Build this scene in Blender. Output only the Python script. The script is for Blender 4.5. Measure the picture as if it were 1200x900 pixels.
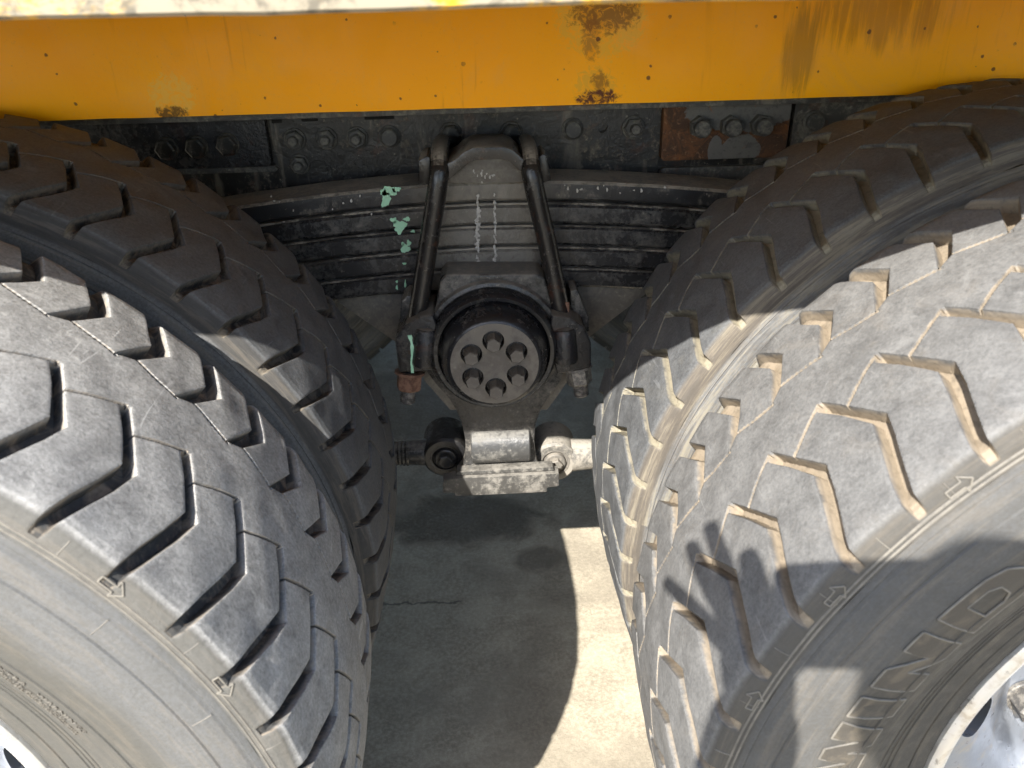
import bpy, bmesh, math, random
import numpy as np
from mathutils import Vector, Matrix, geometry, noise

random.seed(7)
rng = np.random.default_rng(7)
sc = bpy.context.scene
for o in list(bpy.data.objects):
    bpy.data.objects.remove(o)
C = sc.collection
R = math.radians

# ------------------------------------------------------------------ camera
CAM = Vector((-0.0027, -0.4167, 1.1878))
RT = Vector((0.99884273, -0.04272474, -0.02208604))
UP = Vector((0.03938147, 0.46292071, 0.88552443))
FW = Vector((0.02760971, 0.88536942, -0.46406754))
cd = bpy.data.cameras.new('camera')
cam = bpy.data.objects.new('camera', cd)
C.objects.link(cam)
m = Matrix((RT, UP, -FW)).transposed().to_4x4()
m.translation = CAM
cam.matrix_world = m
cd.sensor_width = 36
cd.lens = 940.0 / 1200 * 36
cd.clip_start = 0.01
cd.clip_end = 2000
cd.dof.use_dof = True
cd.dof.focus_distance = 1.05
cd.dof.aperture_fstop = 9.0
sc.camera = cam
sc.render.resolution_x, sc.render.resolution_y = 1024, 768

# ------------------------------------------------------------------ sky and sun
SUN = Vector((0.475, 1.0, -0.98)).normalized()      # direction the light travels
EL = math.asin(-SUN.z)
AZ = math.atan2(-SUN.x, -SUN.y)
w = bpy.data.worlds.new('World')
sc.world = w
w.use_nodes = True
nt = w.node_tree
sky = nt.nodes.new('ShaderNodeTexSky')
sky.sky_type = 'NISHITA'
sky.sun_disc = False
sky.sun_elevation = EL
sky.sun_rotation = AZ
bg = nt.nodes['Background']
bg.inputs['Strength'].default_value = 0.13
nt.links.new(sky.outputs[0], bg.inputs[0])
sl = bpy.data.lights.new('sun', 'SUN')
sl.energy = 4.3
sl.angle = R(0.53)
sl.color = (1.0, 0.96, 0.89)
so = bpy.data.objects.new('sun', sl)
C.objects.link(so)
so.location = (-2, -4, 5)
so.rotation_euler = SUN.to_track_quat('-Z', 'Y').to_euler()
sc.view_settings.view_transform = 'Standard'
sc.view_settings.look = 'None'
sc.view_settings.gamma = 1
sc.view_settings.exposure = 1.68
sc.view_settings.use_curve_mapping = False
sc.cycles.max_bounces = 7
sc.cycles.caustics_reflective = False
sc.cycles.caustics_refractive = False

# ------------------------------------------------------------------ helpers
def at(x, y, Y):
    """point of the depth plane y=Y seen at photo pixel x,y (1200 wide)"""
    d = FW + RT * ((x - 600) / 940) - UP * ((y - 450) / 940)
    return CAM + d * ((Y - CAM.y) / d.y)

def obj(name, me, mat=None, parent=None, loc=None, rot=None):
    if isinstance(me, bmesh.types.BMesh):
        b = me
        me = bpy.data.meshes.new(name)
        b.to_mesh(me)
        b.free()
    if mat is not None:
        ms = mat if isinstance(mat, (list, tuple)) else [mat]
        if len(me.materials) == 0:
            for k in ms:
                me.materials.append(k)
    o = bpy.data.objects.new(name, me)
    C.objects.link(o)
    if parent is not None:
        o.parent = parent
    if loc is not None:
        o.location = loc
    if rot is not None:
        o.rotation_euler = rot
    return o

def empty(name, loc=(0, 0, 0), parent=None):
    o = bpy.data.objects.new(name, None)
    o.empty_display_size = 0.05
    C.objects.link(o)
    o.location = loc
    if parent is not None:
        o.parent = parent
    return o

def tag(o, label=None, cat=None, group=None, kind=None):
    if label: o['label'] = label
    if cat: o['category'] = cat
    if group: o['group'] = group
    if kind: o['kind'] = kind
    return o

def finish(b, ang=35, bevel=0.0, seg=2):
    """bevel, smooth shade with sharp edges -> mesh"""
    bmesh.ops.recalc_face_normals(b, faces=b.faces)
    if bevel > 0:
        es = [e for e in b.edges if len(e.link_faces) == 2 and e.calc_face_angle(0) > R(28)]
        bmesh.ops.bevel(b, geom=es, offset=bevel, segments=seg, profile=0.6, affect='EDGES', clamp_overlap=True)
    me = bpy.data.meshes.new('m')
    b.to_mesh(me)
    b.free()
    me.polygons.foreach_set('use_smooth', [True] * len(me.polygons))
    me.set_sharp_from_angle(angle=R(ang))
    return me

def box(x0, x1, y0, y1, z0, z1, bevel=0.0, seg=2, b=None):
    own = b is None
    if own: b = bmesh.new()
    vs = [b.verts.new((x, y, z)) for x in (x0, x1) for y in (y0, y1) for z in (z0, z1)]
    for f in ((0, 1, 3, 2), (4, 6, 7, 5), (0, 4, 5, 1), (2, 3, 7, 6), (0, 2, 6, 4), (1, 5, 7, 3)):
        b.faces.new([vs[i] for i in f])
    return finish(b, bevel=bevel, seg=seg) if own else b

def prism(pts, y0, y1, bevel=0.0, seg=2, b=None, taper=None):
    """polygon in x-z extruded y0..y1; taper = other polygon for the y0 end"""
    own = b is None
    if own: b = bmesh.new()
    p0 = taper or pts
    A = [b.verts.new((x, y0, z)) for x, z in p0]
    B = [b.verts.new((x, y1, z)) for x, z in pts]
    n = len(pts)
    b.faces.new(A)
    b.faces.new(B[::-1])
    for i in range(n):
        j = (i + 1) % n
        b.faces.new((A[i], B[i], B[j], A[j]))
    return finish(b, bevel=bevel, seg=seg) if own else b

def lathe(prof, n=64, axis='Y', b=None, ang=30, mats=None):
    """prof: list of (r, h) revolved round the axis"""
    own = b is None
    if own: b = bmesh.new()
    rings = []
    for r, h in prof:
        if r < 1e-6:
            rings.append([b.verts.new((0, h, 0) if axis == 'Y' else (h, 0, 0) if axis == 'X' else (0, 0, h))])
            continue
        rg = []
        for k in range(n):
            t = 2 * math.pi * k / n
            c, s = r * math.cos(t), r * math.sin(t)
            rg.append(b.verts.new((c, h, s) if axis == 'Y' else (h, c, s) if axis == 'X' else (c, s, h)))
        rings.append(rg)
    for i in range(len(rings) - 1):
        a, c = rings[i], rings[i + 1]
        mi = mats[i] if mats else 0
        for k in range(n):
            l = (k + 1) % n
            if len(a) == 1 and len(c) == 1: continue
            if len(a) == 1: f = b.faces.new((a[0], c[l], c[k]))
            elif len(c) == 1: f = b.faces.new((a[k], a[l], c[0]))
            else: f = b.faces.new((a[k], a[l], c[l], c[k]))
            f.material_index = mi
    return finish(b, ang=ang) if own else b

def tube(path, rad, n=14, b=None, jitter=0.0):
    """round bar along a list of points; rad number or list"""
    own = b is None
    if own: b = bmesh.new()
    P = [Vector(p) for p in path]
    rads = rad if isinstance(rad, (list, tuple)) else [rad] * len(P)
    t0 = (P[1] - P[0]).normalized()
    ref = Vector((1, 0, 0)) if abs(t0.x) < 0.8 else Vector((0, 0, 1))
    nrm = (ref - t0 * ref.dot(t0)).normalized()
    rings = []
    for i, p in enumerate(P):
        if i == 0: t = P[1] - P[0]
        elif i == len(P) - 1: t = P[-1] - P[-2]
        else: t = (P[i + 1] - P[i]).normalized() + (P[i] - P[i - 1]).normalized()
        t.normalize()
        nrm = (nrm - t * nrm.dot(t)).normalized()
        bn = t.cross(nrm)
        rings.append([b.verts.new(p + (nrm * math.cos(a) + bn * math.sin(a)) * rads[i]) for a in [2 * math.pi * k / n for k in range(n)]])
    for i in range(len(rings) - 1):
        for k in range(n):
            l = (k + 1) % n
            b.faces.new((rings[i][k], rings[i][l], rings[i + 1][l], rings[i + 1][k]))
    b.faces.new(rings[0][::-1])
    b.faces.new(rings[-1])
    return finish(b, ang=50) if own else b

def smooth_path(pts, it=2):
    P = [Vector(p) for p in pts]
    for _ in range(it):
        Q = [P[0]]
        for a, c in zip(P[:-1], P[1:]):
            Q += [a * 0.75 + c * 0.25, a * 0.25 + c * 0.75]
        Q.append(P[-1])
        P = Q
    return P

def inpoly(x, y, poly):
    c = False
    j = len(poly) - 1
    for i in range(len(poly)):
        xi, yi = poly[i]; xj, yj = poly[j]
        if (yi > y) != (yj > y) and x < (xj - xi) * (y - yi) / (yj - yi) + xi: c = not c
        j = i
    return c

def plate(outer, holes, y0, y1, yfun=None, extra=(), bevel=0.0):
    """plate in x-z with holes cut right through; yfun(x,z) bends it"""
    loops = [outer] + list(holes)
    vs, es, fl = [], [], []
    for lp in loops:
        s = len(vs)
        vs += [Vector(p) for p in lp]
        es += [(s + i, s + (i + 1) % len(lp)) for i in range(len(lp))]
    nb = len(vs)
    vs += [Vector(p) for p in extra]
    r = geometry.delaunay_2d_cdt(vs, es, [], 1, 1e-7)
    b = bmesh.new()
    def Y(p): return yfun(p.x, p.y) if yfun else 0.0
    F = [b.verts.new((p.x, y0 + Y(p), p.y)) for p in r[0]]
    K = [b.verts.new((p.x, y1 + Y(p), p.y)) for p in r[0]]
    ecount = {}
    for f in r[2]:
        cx = sum(r[0][i].x for i in f) / len(f); cz = sum(r[0][i].y for i in f) / len(f)
        if not inpoly(cx, cz, outer) or any(inpoly(cx, cz, h) for h in holes): continue
        try:
            b.faces.new([F[i] for i in f]); b.faces.new([K[i] for i in reversed(f)])
        except ValueError:
            continue
        for a, c in zip(f, list(f[1:]) + [f[0]]):
            ecount.setdefault((min(a, c), max(a, c)), []).append((a, c))
    for k, l in ecount.items():
        if len(l) == 1:
            a, c = l[0]
            b.faces.new((F[c], F[a], K[a], K[c]))
    loose = [v for v in b.verts if not v.link_faces]
    bmesh.ops.delete(b, geom=loose, context='VERTS')
    return finish(b, ang=30, bevel=0)

def ring_pts(cx, cz, r, n=20, rz=None, a0=0):
    rz = rz or r
    return [(cx + r * math.cos(a0 + 2 * math.pi * k / n), cz + rz * math.sin(a0 + 2 * math.pi * k / n)) for k in range(n)]

# ------------------------------------------------------------------ materials
class M:
    def __init__(s, name, rough=0.6, metal=0.0, col=(0.2, 0.2, 0.2), spec=0.5):
        s.m = bpy.data.materials.new(name)
        s.m.use_nodes = True
        s.t = s.m.node_tree
        s.N = s.t.nodes
        s.b = s.N['Principled BSDF']
        s.b.inputs['Roughness'].default_value = rough
        s.b.inputs['Metallic'].default_value = metal
        s.b.inputs['Specular IOR Level'].default_value = spec
        s.b.inputs['Base Color'].default_value = (*col, 1)
        s.co = s.N.new('ShaderNodeTexCoord').outputs['Object']
        s.c = s.rgb(col)
        s.h = None
    def rgb(s, c):
        n = s.N.new('ShaderNodeRGB'); n.outputs[0].default_value = (*c, 1); return n.outputs[0]
    def L(s, a, b): s.t.links.new(a, b)
    def noise(s, scale, detail=6, rough=0.6, dist=0.0, vec=None, stretch=None, color=False, offset=0.0):
        v = vec or s.co
        if stretch or offset:
            mp = s.N.new('ShaderNodeMapping')
            mp.inputs['Scale'].default_value = stretch or (1, 1, 1)
            mp.inputs['Location'].default_value = (offset, offset * 1.7, offset * .6)
            s.L(v, mp.inputs[0]); v = mp.outputs[0]
        n = s.N.new('ShaderNodeTexNoise')
        n.inputs['Scale'].default_value = scale
        n.inputs['Detail'].default_value = detail
        n.inputs['Roughness'].default_value = rough
        n.inputs['Distortion'].default_value = dist
        s.L(v, n.inputs['Vector'])
        return n.outputs['Color' if color else 'Fac']
    def ramp(s, f, lo, hi, a=0.0, b=1.0):
        n = s.N.new('ShaderNodeMapRange'); n.clamp = True
        n.interpolation_type = 'SMOOTHSTEP'
        n.inputs['From Min'].default_value = lo; n.inputs['From Max'].default_value = hi
        n.inputs['To Min'].default_value = a; n.inputs['To Max'].default_value = b
        s.L(f, n.inputs['Value']); return n.outputs[0]
    def math(s, op, a, b=None):
        n = s.N.new('ShaderNodeMath'); n.operation = op
        for i, x in enumerate((a, b)):
            if x is None: continue
            if isinstance(x, (int, float)): n.inputs[i].default_value = x
            else: s.L(x, n.inputs[i])
        return n.outputs[0]
    def mix(s, fac, colr):
        """blend colr over the current colour"""
        n = s.N.new('ShaderNodeMix'); n.data_type = 'RGBA'
        if isinstance(fac, (int, float)): n.inputs[0].default_value = fac
        else: s.L(fac, n.inputs[0])
        s.L(s.c, n.inputs[6])
        if isinstance(colr, tuple): n.inputs[7].default_value = (*colr, 1)
        else: s.L(colr, n.inputs[7])
        s.c = n.outputs[2]; return s
    def attr(s, name):
        n = s.N.new('ShaderNodeAttribute'); n.attribute_name = name; return n.outputs['Fac']
    def spot(s, p, rad, scale=(1, 1, 1)):
        """1 at point p falling to 0 at distance rad (object space)"""
        a = s.N.new('ShaderNodeVectorMath'); a.operation = 'SUBTRACT'
        s.L(s.co, a.inputs[0]); a.inputs[1].default_value = p
        k = s.N.new('ShaderNodeVectorMath'); k.operation = 'MULTIPLY'
        s.L(a.outputs[0], k.inputs[0]); k.inputs[1].default_value = scale
        l = s.N.new('ShaderNodeVectorMath'); l.operation = 'LENGTH'
        s.L(k.outputs[0], l.inputs[0])
        return s.ramp(l.outputs['Value'], 0, rad, 1, 0)
    def sep(s):
        n = s.N.new('ShaderNodeSeparateXYZ'); s.L(s.co, n.inputs[0]); return n.outputs
    def rough(s, f):
        s.L(f, s.b.inputs['Roughness'])
    def bump(s, f, dist, strength=1.0):
        n = s.N.new('ShaderNodeBump'); n.inputs['Distance'].default_value = dist
        n.inputs['Strength'].default_value = strength
        s.L(f, n.inputs['Height'])
        if s.h is not None: s.L(s.h, n.inputs['Normal'])
        s.h = n.outputs[0]; return s
    def done(s):
        s.L(s.c, s.b.inputs['Base Color'])
        if s.h is not None: s.L(s.h, s.b.inputs['Normal'])
        return s.m

def rubber(name, base, dust, dirt, dirt_amt, side, dark=0.5, tan_top=0.0, off=0.0, streak=0.12, ringcol=None):
    k = M(name, rough=0.75, col=base, spec=0.35)
    big = k.noise(7, 4, 0.6, 0.4, offset=off)
    mid = k.noise(55, 6, 0.65, 0.3, offset=off + 3)
    fine = k.noise(300, 6, 0.8, 0.3, offset=off + 5)
    g = k.attr('groove')
    sd = k.attr('side')
    k.mix(k.ramp(k.math('ADD', k.math('MULTIPLY', big, 0.2), k.math('ADD', k.math('MULTIPLY', mid, 0.3), k.math('MULTIPLY', fine, 0.6))), 0.30, 0.78), dust)
    # darker scuffed patches of cleaner rubber on the block tops
    k.mix(k.math('MULTIPLY', k.ramp(k.noise(20, 5, 0.6, 0.6, offset=off + 9), 0.52, 0.74), dark), tuple(x * 1.15 for x in base))
    k.mix(k.math('MULTIPLY', k.ramp(k.noise(30, 7, 0.75, 0.6, offset=off + 15), 0.54, 0.74), 0.35), tuple(min(1, x * 1.35) for x in dust))
    if tan_top > 0:
        k.mix(k.math('MULTIPLY', k.ramp(k.noise(14, 6, 0.7, 1.5, offset=off + 21), 0.5, 0.75), tan_top), dirt)
    # pale scratches
    sc_ = k.ramp(k.noise(60, 3, 0.5, 2.0, stretch=(1, 0.12, 1), offset=off + 30), 0.68, 0.73)
    k.mix(k.math('MULTIPLY', sc_, 0.3), tuple(min(1, x * 1.6) for x in dust))
    # sidewall: brown and smooth near the rim, greyer scuffed ring higher up
    o = k.sep()
    rad = k.math('SQRT', k.math('ADD', k.math('MULTIPLY', o[0], o[0]), k.math('MULTIPLY', o[2], o[2])))
    k.mix(k.math('MULTIPLY', sd, 0.95), side)
    ringm = k.math('MULTIPLY', k.ramp(k.math('ADD', rad, k.math('MULTIPLY', k.noise(9, 5, 0.6, offset=off + 40), 0.05)), 0.452, 0.482), k.ramp(rad, 0.497, 0.503, 1, 0))
    k.mix(k.math('MULTIPLY', k.math('MULTIPLY', sd, ringm), k.ramp(k.noise(380, 5, 0.75, offset=off + 44), 0.34, 0.66, 0.45, 1.0)), ringcol or tuple(x * 0.86 for x in dust))
    k.mix(k.math('MULTIPLY', k.math('MULTIPLY', sd, k.ramp(k.noise(12, 6, 0.7, 0.8, offset=off + 47), 0.48, 0.70)), 0.30), tuple(x * 1.25 for x in side))
    # scuffs and caked streaks that follow the turn of the wheel
    th = k.math('ARCTAN2', o[2], o[0])
    cb = k.N.new('ShaderNodeCombineXYZ')
    k.L(k.math('MULTIPLY', th, 2.2), cb.inputs[0]); k.L(k.math('MULTIPLY', rad, 60), cb.inputs[1]); k.L(k.math('MULTIPLY', o[1], 60), cb.inputs[2])
    strk = k.noise(2.2, 7, 0.72, 0.25, vec=cb.outputs[0])
    k.mix(k.math('MULTIPLY', k.math('MULTIPLY', sd, k.ramp(strk, 0.48, 0.62)), streak), dirt)
    k.mix(k.math('MULTIPLY', k.math('MULTIPLY', sd, k.ramp(strk, 0.52, 0.40)), streak * 0.8), tuple(x * 0.7 for x in base))
    # groove recesses darkened in the colour as shade, then dirt packed in them
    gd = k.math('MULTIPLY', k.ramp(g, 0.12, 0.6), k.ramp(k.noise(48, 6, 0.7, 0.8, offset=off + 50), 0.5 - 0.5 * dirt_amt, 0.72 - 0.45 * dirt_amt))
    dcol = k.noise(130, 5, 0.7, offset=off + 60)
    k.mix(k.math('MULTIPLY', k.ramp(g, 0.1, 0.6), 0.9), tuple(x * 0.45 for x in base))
    k.mix(k.math('MULTIPLY', gd, 0.92), dirt)
    k.mix(k.math('MULTIPLY', gd, k.ramp(dcol, 0.45, 0.7, 0, 0.7)), tuple(x * 0.5 for x in dirt))
    # dust gathered along the lip of every groove
    lip = k.math('MULTIPLY', k.math('MULTIPLY', k.ramp(g, 0.02, 0.2), k.ramp(g, 0.25, 0.5, 1, 0)), k.ramp(mid, 0.4, 0.6))
    k.mix(k.math('MULTIPLY', lip, 0.6), tuple(min(1, x * 1.1) for x in dirt))
    k.rough(k.ramp(mid, 0.3, 0.7, 0.62, 0.88))
    k.bump(fine, 0.0006, 0.9)
    k.bump(mid, 0.0012, 0.6)
    return k.done()

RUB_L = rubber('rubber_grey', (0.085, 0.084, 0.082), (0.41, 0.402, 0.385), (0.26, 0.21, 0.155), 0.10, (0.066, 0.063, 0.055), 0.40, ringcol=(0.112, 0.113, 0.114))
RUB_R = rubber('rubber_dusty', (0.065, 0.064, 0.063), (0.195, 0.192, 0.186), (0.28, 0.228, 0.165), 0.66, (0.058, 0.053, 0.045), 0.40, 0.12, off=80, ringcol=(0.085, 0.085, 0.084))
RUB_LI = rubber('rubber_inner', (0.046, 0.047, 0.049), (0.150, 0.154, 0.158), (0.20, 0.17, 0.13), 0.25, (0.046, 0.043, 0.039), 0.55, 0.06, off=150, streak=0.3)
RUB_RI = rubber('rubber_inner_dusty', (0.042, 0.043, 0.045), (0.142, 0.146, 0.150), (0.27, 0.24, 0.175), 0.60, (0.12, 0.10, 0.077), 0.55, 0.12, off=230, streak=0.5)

def painted_yellow(name, lip=False):
    k = M(name, rough=0.38, col=(1.0, 0.41, 0.0015), spec=0.2)
    k.mix(k.ramp(k.noise(3.5, 4, 0.6, 0.5), 0.35, 0.7, 0, 0.6), (1.0, 0.47, 0.002))
    # chalky faded bloom
    k.mix(k.math('MULTIPLY', k.ramp(k.noise(8, 6, 0.7, 0.8, offset=4), 0.48, 0.70), 0.5), (0.90, 0.42, 0.06))
    k.mix(k.math('MULTIPLY', k.ramp(k.noise(300, 3, 0.6, offset=2), 0.55, 0.7), 0.18), (0.78, 0.44, 0.12))
    if lip:
        k.mix(0.8, (0.55, 0.33, 0.02))
        k.mix(k.ramp(k.noise(9, 7, 0.75, 0.8, stretch=(0.6, 1, 2.0), offset=9), 0.42, 0.52, 0, 0.95), (0.24, 0.22, 0.175))
        k.mix(k.ramp(k.noise(60, 6, 0.7, 0.4, offset=12), 0.46, 0.62, 0, 0.85), (0.10, 0.09, 0.07))
        k.b.inputs['Roughness'].default_value = 0.45
        return k.done()
    rust, gold = (0.11, 0.035, 0.012), (0.50, 0.30, 0.02)
    n1 = k.noise(70, 8, 0.75, 1.2, offset=6)
    crack = k.noise(85, 7, 0.7, 1.6, offset=16)
    def stain(px, py, rad, thr, col, sx=1.0, sz=1.0, amt=1.0, nn=None):
        p = at(px, py, 0.69)
        f = k.spot((p.x, 0.69, p.z), rad, (sx, 1, sz))
        s_ = k.math('ADD', k.math('MULTIPLY', f, 0.75), k.math('MULTIPLY', nn or n1, 0.8))
        br = k.ramp(crack, 0.40, 0.52, 0.35, 1.0)
        k.mix(k.math('MULTIPLY', k.math('MULTIPLY', k.ramp(s_, thr - 0.02, thr + 0.13), br), amt), col)
    # crazed paint, then rust cores
    stain(203, 112, 0.055, 0.74, (0.83, 0.52, 0.10), amt=0.6, nn=crack)
    stain(203, 131, 0.030, 0.80, (0.05, 0.022, 0.01), sx=0.6, sz=1.6, amt=0.85)
    stain(705, 18, 0.110, 0.83, (0.80, 0.46, 0.05), sx=0.8, amt=0.7, nn=crack)
    stain(708, 14, 0.085, 0.87, rust, sx=0.75, sz=1.3, amt=0.7)
    stain(692, 45, 0.060, 0.92, (0.28, 0.10, 0.012), sx=1.6, sz=0.7, amt=0.6)
    stain(697, 100, 0.055, 0.82, (0.74, 0.40, 0.03), sx=0.9, amt=0.7, nn=crack)
    stain(702, 95, 0.036, 0.88, rust, sx=1.1, amt=0.6)
    stain(700, 113, 0.05, 0.88, rust, sx=0.6, sz=2)
    # dark dirty runs down the board, right of centre
    st = k.noise(110, 6, 0.7, 0.3, stretch=(1, 1, 0.07), offset=24)
    p = at(1030, 14, 0.69)
    f = k.spot((p.x, 0.69, p.z), 0.19, (0.8, 1, 1.7))
    k.mix(k.math('MULTIPLY', k.ramp(k.math('MULTIPLY', f, st), 0.26, 0.50), 0.5), (0.30, 0.13, 0.012))
    p = at(935, 60, 0.69)
    f = k.spot((p.x, 0.69, p.z), 0.10, (2.2, 1, 0.8))
    k.mix(k.math('MULTIPLY', k.ramp(k.math('MULTIPLY', f, st), 0.18, 0.42), 0.6), (0.30, 0.16, 0.02))
    # faint dried drips over the whole board, darker towards its upper edge
    dr = k.noise(70, 5, 0.65, 0.3, stretch=(1, 1, 0.06), offset=61)
    k.mix(k.math('MULTIPLY', k.ramp(dr, 0.56, 0.68), k.ramp(k.noise(4, 3, 0.5, offset=64), 0.45, 0.6, 0.0, 0.35)), (0.55, 0.20, 0.01))
    k.mix(k.math('MULTIPLY', k.ramp(k.noise(230, 5, 0.8, offset=67), 0.60, 0.72), 0.3), (0.50, 0.20, 0.02))
    # small chips
    v = k.N.new('ShaderNodeTexVoronoi'); v.inputs['Scale'].default_value = 46
    k.L(k.co, v.inputs['Vector'])
    sx_ = k.N.new('ShaderNodeSeparateXYZ'); k.L(v.outputs['Color'], sx_.inputs[0])
    dd = k.math('ADD', v.outputs['Distance'], k.math('ADD', k.math('MULTIPLY', sx_.outputs[0], 0.16), k.math('MULTIPLY', k.math('SUBTRACT', k.noise(400, 3, 0.6), 0.5), 0.12)))
    chip = k.math('MULTIPLY', k.ramp(dd, 0.12, 0.16, 1, 0), k.ramp(k.noise(17, 2, 0.5, offset=33), 0.36, 0.46))
    k.mix(k.math('MULTIPLY', chip, 0.85), (0.10, 0.04, 0.02))
    k.rough(k.ramp(k.noise(20, 5, 0.6), 0.3, 0.7, 0.30, 0.52))
    k.bump(k.noise(220, 3, 0.5), 0.0003, 0.5)
    k.bump(k.noise(6, 3, 0.5), 0.004, 0.25)
    return k.done()

def black_paint(name, col=(0.018, 0.018, 0.02), dust=(0.16, 0.145, 0.125), amt=0.45, thr=0.5, rough=0.28, up=0.7, rust=0.0, off=0.0, wet=None, relief=1.0, runs=False, mid_dust=0.0):
    """glossy black chassis paint, dust lying on upward faces, dirt patches"""
    k = M(name, rough=rough, col=col, spec=0.5)
    n1 = k.noise(22, 7, 0.68, 0.6, offset=off)
    n2 = k.noise(140, 6, 0.7, 0.3, offset=off + 7)
    k.mix(k.math('MULTIPLY', k.ramp(k.math('ADD', k.math('MULTIPLY', n1, 0.6), k.math('MULTIPLY', n2, 0.4)), thr, thr + 0.14), amt), dust)
    k.mix(k.math('MULTIPLY', k.ramp(n2, 0.62, 0.72), 0.35 * min(1, amt * 2)), tuple(min(1, x * 2.2) for x in dust))
    if runs:      # grey-brown dried runs down the web, heavier grime along the top
        rn = k.noise(26, 6, 0.65, 0.5, stretch=(1, 1, 0.16), offset=off + 33)
        k.mix(k.ramp(rn, 0.52, 0.66, 0, 0.65), tuple(x * 0.7 for x in dust))
        zz = k.sep()[2]
        tp = k.math('ADD', k.ramp(zz, 0.95, 1.02), k.math('MULTIPLY', k.noise(30, 6, 0.7, offset=off + 36), 0.9))
        k.mix(k.ramp(tp, 0.85, 1.15, 0, 0.8), dust)
        k.mix(k.ramp(k.noise(11, 6, 0.7, 0.6, offset=off + 39), 0.50, 0.66, 0, 0.6), tuple(x * 1.6 for x in col))
    if rust > 0:
        k.mix(k.math('MULTIPLY', k.ramp(k.noise(16, 7, 0.7, 1.0, offset=off + 20), 0.56, 0.64), rust), (0.16, 0.055, 0.022))
    dmask = None
    if up > 0:
        ge = k.N.new('ShaderNodeNewGeometry')
        s = k.N.new('ShaderNodeSeparateXYZ'); k.L(ge.outputs['True Normal'], s.inputs[0])
        dmask = k.math('MULTIPLY', k.ramp(s.outputs[2], 0.45, 0.9), k.ramp(k.math('ADD', k.math('MULTIPLY', n1, .5), k.math('MULTIPLY', n2, .5)), 0.40, 0.54, 0.35, 1.0))
        k.mix(k.math('MULTIPLY', dmask, up), tuple(x * 1.05 for x in dust))
    if mid_dust > 0:     # road dust caked between the U-bolts
        ax_ = k.math('ABSOLUTE', k.sep()[0])
        k.mix(k.math('MULTIPLY', k.math('MULTIPLY', k.ramp(ax_, 0.085, 0.115, 1, 0), k.ramp(n1, 0.3, 0.6, 0.4, 1.0)), mid_dust), dust)
    r = k.ramp(k.math('ADD', k.math('MULTIPLY', n1, 0.6), k.math('MULTIPLY', n2, 0.4)), thr - 0.04, thr + 0.12, rough, 0.75)
    if dmask is not None: r = k.math('MAXIMUM', r, k.math('MULTIPLY', dmask, 0.85))
    k.rough(r)
    k.bump(n2, 0.0008 * relief, 0.6)
    k.bump(n1, 0.003 * relief, 0.45)
    return k.done()

BLACK = black_paint('black_paint', col=(0.035, 0.034, 0.033), dust=(0.28, 0.255, 0.22), amt=0.55, thr=0.48, rough=0.24)
BLACK_WET = black_paint('black_paint_glossy', relief=2.6, dust=(0.20, 0.175, 0.14), amt=0.45, thr=0.53, rough=0.15, rust=0.15, off=11)
SPRING = black_paint('spring_paint', col=(0.030, 0.030, 0.032), dust=(0.26, 0.24, 0.21), amt=0.38, thr=0.50, rough=0.18, up=0.0, off=23, mid_dust=0.5)
SPRING_TOP = black_paint('spring_top_paint', col=(0.026, 0.026, 0.028), dust=(0.46, 0.41, 0.34), amt=0.3, thr=0.52, rough=0.28, up=1.0, off=26, mid_dust=0.4)
LEDGE = black_paint('ledge_dust', col=(0.035, 0.033, 0.03), dust=(0.36, 0.33, 0.28), amt=0.85, thr=0.46, rough=0.3, up=0.3, off=28, mid_dust=0.95)
UBOLT = black_paint('u_bolt_paint', col=(0.02, 0.018, 0.017), dust=(0.38, 0.33, 0.27), amt=0.3, thr=0.56, rough=0.16, up=1.0, rust=0.2, off=31)
FACE = black_paint('dusty_face', col=(0.115, 0.102, 0.087), dust=(0.175, 0.157, 0.133), amt=0.9, thr=0.42, rough=0.7, up=0.0, off=41)
RAIL = black_paint('rail_paint', col=(0.022, 0.021, 0.020), dust=(0.36, 0.31, 0.235), amt=0.6, thr=0.525, rough=0.28, up=0.4, rust=0.25, off=51, relief=1.5, runs=True)
RAIL_GREY = black_paint('rail_grey', col=(0.07, 0.069, 0.066), dust=(0.27, 0.25, 0.21), amt=0.7, thr=0.46, rough=0.5, up=0.5, rust=0.25, off=61)
CAST = black_paint('grey_casting', col=(0.13, 0.12, 0.105), dust=(0.24, 0.215, 0.18), amt=0.7, thr=0.44, rough=0.6, up=0.5, off=71)
DUSTY = black_paint('dusty_steel', col=(0.10, 0.095, 0.085), dust=(0.29, 0.265, 0.225), amt=0.85, thr=0.40, rough=0.55, up=0.9, off=81)
GREASE = black_paint('greasy_black', col=(0.012, 0.012, 0.013), dust=(0.09, 0.08, 0.07), amt=0.4, thr=0.5, rough=0.3, up=0.3, off=91)

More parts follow.
